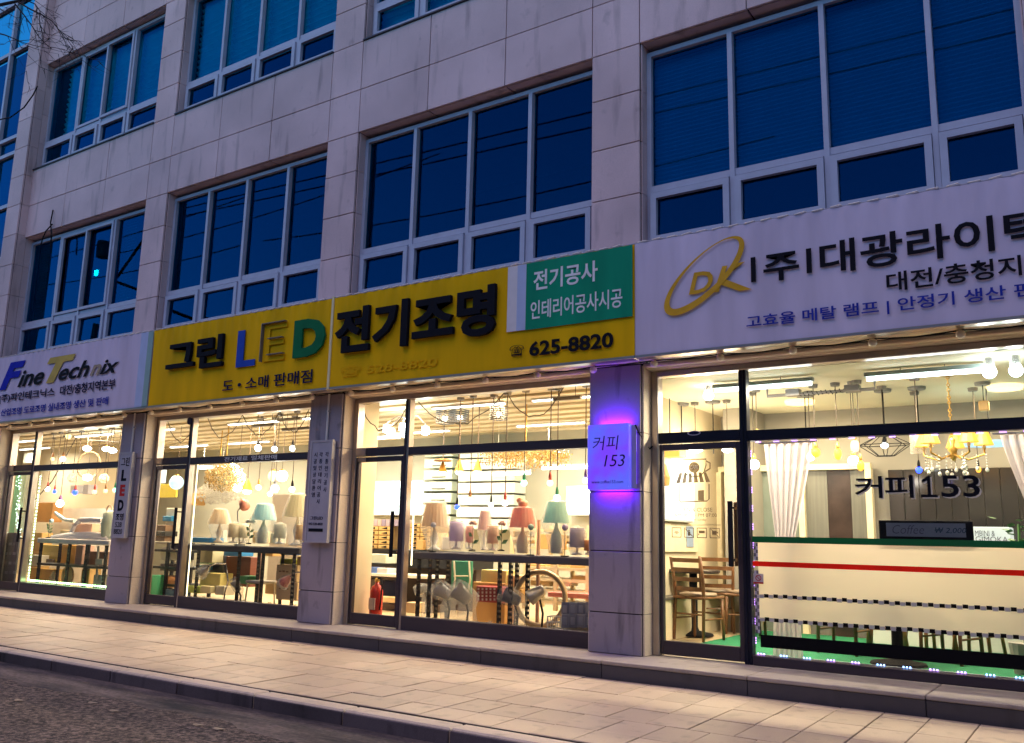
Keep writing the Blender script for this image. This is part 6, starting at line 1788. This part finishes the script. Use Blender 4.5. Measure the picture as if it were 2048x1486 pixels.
for s,x0,x1,z0,z1,bo in (('커',-1.95,-1.72,1.645,1.835,.012),('피',-1.70,-1.47,1.645,1.84,.012),('1',0,0,0,0,0),('5',-1.255,-1.12,1.65,1.83,.012),('3',-1.09,-.965,1.65,1.83,.012)):
    if s == '1':
        for dx, dz, yy, mt_ in ((.012,-.010,.2477,M['cream_print']),(0,0,.2462,M['letter_black'])):
            mb = MB(); q = [(-1.36,1.672),(-1.36,1.79),(-1.398,1.772),(-1.406,1.790),(-1.352,1.83),(-1.335,1.83),(-1.335,1.672),(-1.283,1.672),(-1.283,1.65),(-1.415,1.65),(-1.415,1.672)]
            mb.add([(x+dx,yy-.001,z+dz) for x,z in q],[tuple(range(11))[::-1]]); mb.build('lettering', mt_, wl)
        continue
    lettering(s,x0+.012,z0-.010,x1+.012,z1-.010,.2477,M['cream_print'],wl,.001,bo); lettering(s,x0,z0,x1,z1,.2462,M['letter_black'],wl,.001,bo)
dl = thing('door_lettering','brown opening hours and pictograms printed on the cafe door glass','lettering',(-3.45,.247,1.28))
yd = .2495
for s,a,b_,c,d in (('OPEN & CLOSE',-3.63,-3.27,1.525,1.562),('AM 08:30 - PM 07:00',-3.665,-3.225,1.475,1.508),('closed on sunday',-3.565,-3.33,1.432,1.46)): lettering(s,a,c,b_,d,yd,M['decal'],dl,.001,.0)
for z in (1.392,1.402): B(-3.70,yd-.001,z,-3.19,yd,z+.003).build('rule_line', M['decal'], dl)
for k in range(4):
    x = -3.69+k*.13; mb = MB(); ringbox(mb,x,1.275,x+.10,1.372,.007,yd-.001,yd)
    if k in (1,3): mb.path([(x+.012,yd-.0005,1.36),(x+.088,yd-.0005,1.287)],.004,4)
    tag(mb.build('pictogram', M['decal'], dl), kind='stuff')
    mb = MB(); cx_ = x+.05
    if k == 0:
        for r_ in (.012,.022,.032):
            mb.path([(cx_+r_*math.cos(R(a)),yd-.0005,1.30+r_*math.sin(R(a))) for a in (45,70,90,110,135)],.003,4)
    elif k == 1: mb.ball((cx_,yd-.0005,1.345),.010,8,4,.9); mb.box(cx_-.012,yd-.001,1.295,cx_+.012,yd,1.333)
    elif k == 2: mb.box(cx_-.03,yd-.001,1.32,cx_+.03,yd,1.345); mb.box(cx_-.035,yd-.001,1.30,cx_-.025,yd,1.318)
    else: mb.box(cx_-.025,yd-.001,1.305,cx_+.02,yd,1.345); mb.box(cx_+.02,yd-.001,1.32,cx_+.035,yd,1.335)
    tag(mb.build('pictogram_mark', M['decal'], dl), kind='stuff')
# cup over an awning house emblem
eb = thing('door_emblem','coffee cup and awning house emblem on the cafe door glass','emblem',(-3.42,.247,1.62))
def eq(px, py): 
    q = P(px,py,.248); return (q.x, q.z)
def poly(pxs, mt, name): return solid([[eq(*q) for q in pts] for pts in pxs], yd-.0012, yd, mt, eb, name)
mb = MB()
mb.path([(eq(*q)[0],yd-.0005,eq(*q)[1]) for q in ((1364,919),(1366,935),(1372,948),(1385,953),(1400,952),(1408,944),(1412,930),(1412,918),(1364,919))],.006,4)
mb.path([(eq(*q)[0],yd-.0005,eq(*q)[1]) for q in ((1412,922),(1420,926),(1420,937),(1410,943))],.007,4)
mb.path([(eq(*q)[0],yd-.0005,eq(*q)[1]) for q in ((1358,970),(1358,1000),(1361,1004),(1414,1002),(1418,998),(1418,968))],.006,4)
tag(mb.build('emblem_outline', M['decal'], eb), kind='stuff')
a0 = eq(1388,935); rr = 11*MPP(1388,935,.25)
poly([[(1388+11*math.cos(2*math.pi*k/20),935+11*math.sin(2*math.pi*k/20)) for k in range(20)][::-1]], M['decal'], 'emblem_disc')
lettering('CAFE', eq(1380,935)[0], eq(1388,938)[1], eq(1396,935)[0], eq(1388,931)[1], yd-.0013, M['decal_white'], eb, .0008, .01)
for k in range(6):
    t0, t1 = 1359+k*9.5, 1359+k*9.5+5.5; b0, b1 = 1352+k*12, 1352+k*12+8
    poly([[(b0,967-k*.5),(b1,966-k*.5),(t1,946-k*.3),(t0,946-k*.3)]], M['decal'], 'awning_stripe')
poly([[(1396,1001),(1408,1001),(1408,980),(1396,981)]], M['decal'], 'emblem_door')
# transom badge, no smoking sticker, menu board, LED strip
p = P(1388,866,.203); t = thing('transom_badge','small pale oval badge on the cafe door transom','badge',p)
MB().add([(p.x+.07*math.cos(a),.2015,p.z+.024*math.sin(a)) for a in [2*math.pi*k/24 for k in range(24)]],[tuple(range(24))]).build('rim', cm('badge_pale',(.45,.42,.50)), t)
MB().add([(p.x+.056*math.cos(a),.2008,p.z+.016*math.sin(a)) for a in [2*math.pi*k/24 for k in range(24)]],[tuple(range(24))]).build('face', M['letter_navy'], t)
p0, p1 = P(1507,1147,.2), P(1527,1168,.2)
t = thing('smoking_sticker','small no smoking sticker at the left edge of the cafe window','sticker',(p0.x,.2,p1.z))
B(p0.x,.197,p1.z,p1.x,.2035,p0.z).build('sheet', cm('sticker_pale',(.50,.44,.46)), t); B(p0.x,.1962,p1.z,p1.x,.1969,p1.z+.016).build('red_foot', M['red_print'], t)
cx_, cz_ = (p0.x+p1.x)/2, p0.z-.038
mb = MB(); mb.ring((cx_,.1965,cz_),.024,.0035,(0,1,0),20,4); mb.path([(cx_-.016,.196,cz_+.016),(cx_+.016,.196,cz_-.016)],.003,4); tag(mb.build('ban_sign', M['red_print'], t), kind='stuff')
p0, p1 = P(1757,1039,.262), P(1948,1080,.262); z0 = 1.30
t = thing('menu_board','black framed handwritten coffee price board standing on the green band','menu board',((p0.x+p1.x)/2,.29,z0))
zt = P(1850,1041,.262).z
BB(p0.x,.258,z0,p1.x,.275,zt,c=.003).build('frame', M['black'], t); B(p0.x+.06,.2565,z0+.022,p1.x-.055,.2579,zt-.022).build('paper', cm('paper_grey2',(.30,.34,.38)), t)
lettering('Coffee', p0.x+.11, z0+.045, p0.x+.36, zt-.04, .2563, cm('pencil',(.10,.10,.15)), t, .0008, -.012, .25)
lettering('₩ 2,000', p0.x+.44, z0+.05, p0.x+.68, z0+.10, .2563, cm('ink_teal',(.01,.06,.10)), t, .0008, .0, .2)
ls = thing('led_strip','strip of violet blue LED clusters along the foot of the cafe window','LED strip',((gx0+gx1)/2,.30,.32))
B(gx0,.262,.244,gx1,.275,.249).build('strip', cm('strip_tape',(.55,.6,.62)), ls)
E_L1, E_L2 = em('led_cyan',(.20,.40,1.0),3), em('led_violet',(.45,.2,1.0),3)
x = gx0+.02; k = 0
while x < gx1-.05:
    mb = MB()
    for j in range(3): mb.box(x+j*.026,.2585,.249,x+j*.026+.011,.2615,.260)
    tag(mb.build('led_cluster', E_L2 if k%4 in (0,3) else E_L1, ls), kind='stuff'); x += .205; k += 1
z = .34
while z < 2.15:
    mb = MB()
    for j in range(3): mb.box(gx0+.002,.2585,z+j*.022,gx0+.010,.2615,z+j*.022+.012)
    tag(mb.build('led_cluster', em('led_violet2',(.5,.22,1.0),1.5) if 'led_violet2' not in bpy.data.materials else bpy.data.materials['led_violet2'], ls), kind='stuff'); z += .17
x = gx0+.05
while x < gx1-.1:
    B(x,.268,2.172,x+.05,.275,2.18).build('led_cluster', bpy.data.materials['led_violet2'], ls); x += .17
# bay beyond: plain lit room is part of the cafe

# ------------------------------------------------------------------ street side: bare tree, pole and wires opposite
tt = thing('bare_tree','leafless street tree whose dark twigs cross the top left of the building','tree',(-13.6,-2.45,0))
def limb(mb, p, d, L, r, lvl, lim):
    pts = [p]; rs = [r]; n = 5 if lvl < 2 else 4
    for i in range(n):
        d = (d + Vector((rnd.gauss(0,.16),rnd.gauss(0,.16),rnd.gauss(0,.13)-.02*(lvl>1)))).normalized()
        p = p + d*(L/n); pts.append(p); rs.append(r*(1-.75*(i+1)/n))
    mb.path(pts, rs, 7 if lvl < 2 else 4)
    if lvl >= lim: return
    for k in range({0:5,1:4,2:2,3:2}.get(lvl,3)):
        i = rnd.randint(1, n); q = pts[i]
        d2 = (d*.75 + Vector((rnd.gauss(0,.65),rnd.gauss(0,.55),rnd.gauss(0,.5)))).normalized()
        limb(mb, q, d2, L*rnd.uniform(.40,.65), max(.0045, rs[i]*.7), lvl+1, lim)
MB().path([(-13.6,-2.45,-.05),(-13.58,-2.46,1.5),(-13.65,-2.5,3.2),(-13.5,-2.45,5.0)],[.17,.14,.12,.09],12).build('trunk', M['bark'], tt, smooth=True)
br = MB()
rnd.seed(5)
def twig(pxs, y, r0, kids=5):
    pts = [P(a,b_,y+.1*i) for i,(a,b_) in enumerate(pxs)]
    rs = [r0*(1-.75*i/(len(pts)-1)) for i in range(len(pts))]
    br.path(pts, rs, 6)
    for k in range(kids):
        i = rnd.randint(1, len(pts)-1); d = (pts[i]-pts[i-1]).normalized()
        d2 = (d*.7+Vector((rnd.gauss(0,.5),rnd.gauss(0,.5),rnd.gauss(-.1,.55)))).normalized()
        limb(br, pts[i-1].lerp(pts[i],rnd.random()), d2, rnd.uniform(.3,.75), max(.006,rs[i]*.6), 2, 4)
root_ = Vector((-13.5,-2.45,5.0))
twig([(-300,420),(-140,180),(-30,15),(30,2),(75,-5)], -2.3, .034, 0)
twig([(-30,15),(10,8),(40,2),(70,-12)], -2.0, .032, 4)
twig([(35,3),(60,18),(85,30),(104,42),(118,60),(132,78),(150,84)], -1.9, .014, 8)
twig([(30,8),(48,30),(64,52),(78,74),(94,90),(104,98)], -1.95, .013, 5)
twig([(-30,60),(10,70),(35,80),(54,88)], -2.05, .014, 6)
twig([(52,0),(70,8),(80,22),(78,40),(84,60)], -1.95, .010, 7)
br.path([root_, P(-300,420,-2.3)], [.035,.03], 7)
tag(br.build('crown', M['bark'], tt), kind='stuff')
tag(MB().path([P(-5,240,-.8),P(20,235,-.8),P(48,215,-.8),P(66,190,-.8),P(75,172,-.8)],.012,5).build('overhead_cable', M['wire_black']), 'thin overhead cable dipping in front of the stair tower','cable')
rnd.seed(23)
# opposite side of the street; pole and wires mirror in the upper windows
mir = lambda px, py, y: Vector((P(px,py,y).x, .38-y, P(px,py,y).z))
pb = mir(190,560,13); t = thing('utility_pole','dark concrete utility pole with a small green lamp across the street','utility pole',(pb.x,pb.y,-.135))
MB().lathe([(.20,0),(.13,11)],(pb.x,pb.y,-.135),12).build('pole', cm('pole_dark',(.03,.03,.035)), t)
MB().lathe([(.16,0),(.26,.02),(.26,.75),(.16,.78)],(pb.x+.36,pb.y,mir(190,520,13).z),12).build('transformer', cm('pole_dark',(.03,.03,.035)), t)
BB(pb.x-.06,pb.y-.7,9.9,pb.x+.06,pb.y+.7,9.98).build('crossarm', cm('pole_dark',(.03,.03,.035)), t)
g = mir(194,546,12.7); BB(g.x-.10,g.y,g.z-.12,g.x+.10,g.y+.08,g.z+.12).build('green_lamp', em('green_lamp',(.05,1,.6),8), t)
def wire(a, b_, y, sag, label):
    A, Bb = mir(*a,y), mir(*b_,y); A = A + (A-Bb)*.6; Bb = Bb+(Bb-A)*.4
    MBq = [A.lerp(Bb,k/30)-Vector((0,0,sag*4*(k/30)*(1-k/30))) for k in range(31)]
    o = MB().path(MBq,.022,4).build('power_line', M['wire_black'], origin=A); tag(o, label, 'power line', 'power lines across the street')
wire((740,325),(2048,5),10,.1,'upper power line mirrored across the second floor windows')
wire((737,348),(2048,52),10,.1,'second power line mirrored below the upper one')
wire((345,470),(640,380),12,.3,'slack power line mirrored in the second window over the yellow sign')
wire((730,440),(1170,350),13,.3,'thin slack power line mirrored low in the third office window')
wire((60,520),(300,450),12,.2,'power line mirrored beside the pole in the first office window')
wire((60,560),(300,520),12,.4,'lowest slack power line mirrored beside the pole')
struct('far_pavement', B(-120,-24,-.3,120,-15.5,-.02), M['tile'])
hs = thing('opposite_sky_blocker','unseen dim three storey building across the street, shaped to block sky light','building',(-10,-24,-.02))  # out of view; height and dark tone shaped to cut low sky light
B(-70,-30,-.02,40,-18,9.2).build('wall', cm('sky_blocker_wall',(.10,.095,.11)), hs); B(-70.3,-30.2,9.2,40.3,-17.7,9.5).build('roof', cm('sky_blocker_roof',(.05,.05,.06)), hs)
for k in range(66): B(-66+(k%22)*4.6,-18.05,1.0+3*(k//22),-63.5+(k%22)*4.6,-17.999,2.6+3*(k//22)).build('window', cm('sky_blocker_glass',(.03,.04,.06),.2), hs)
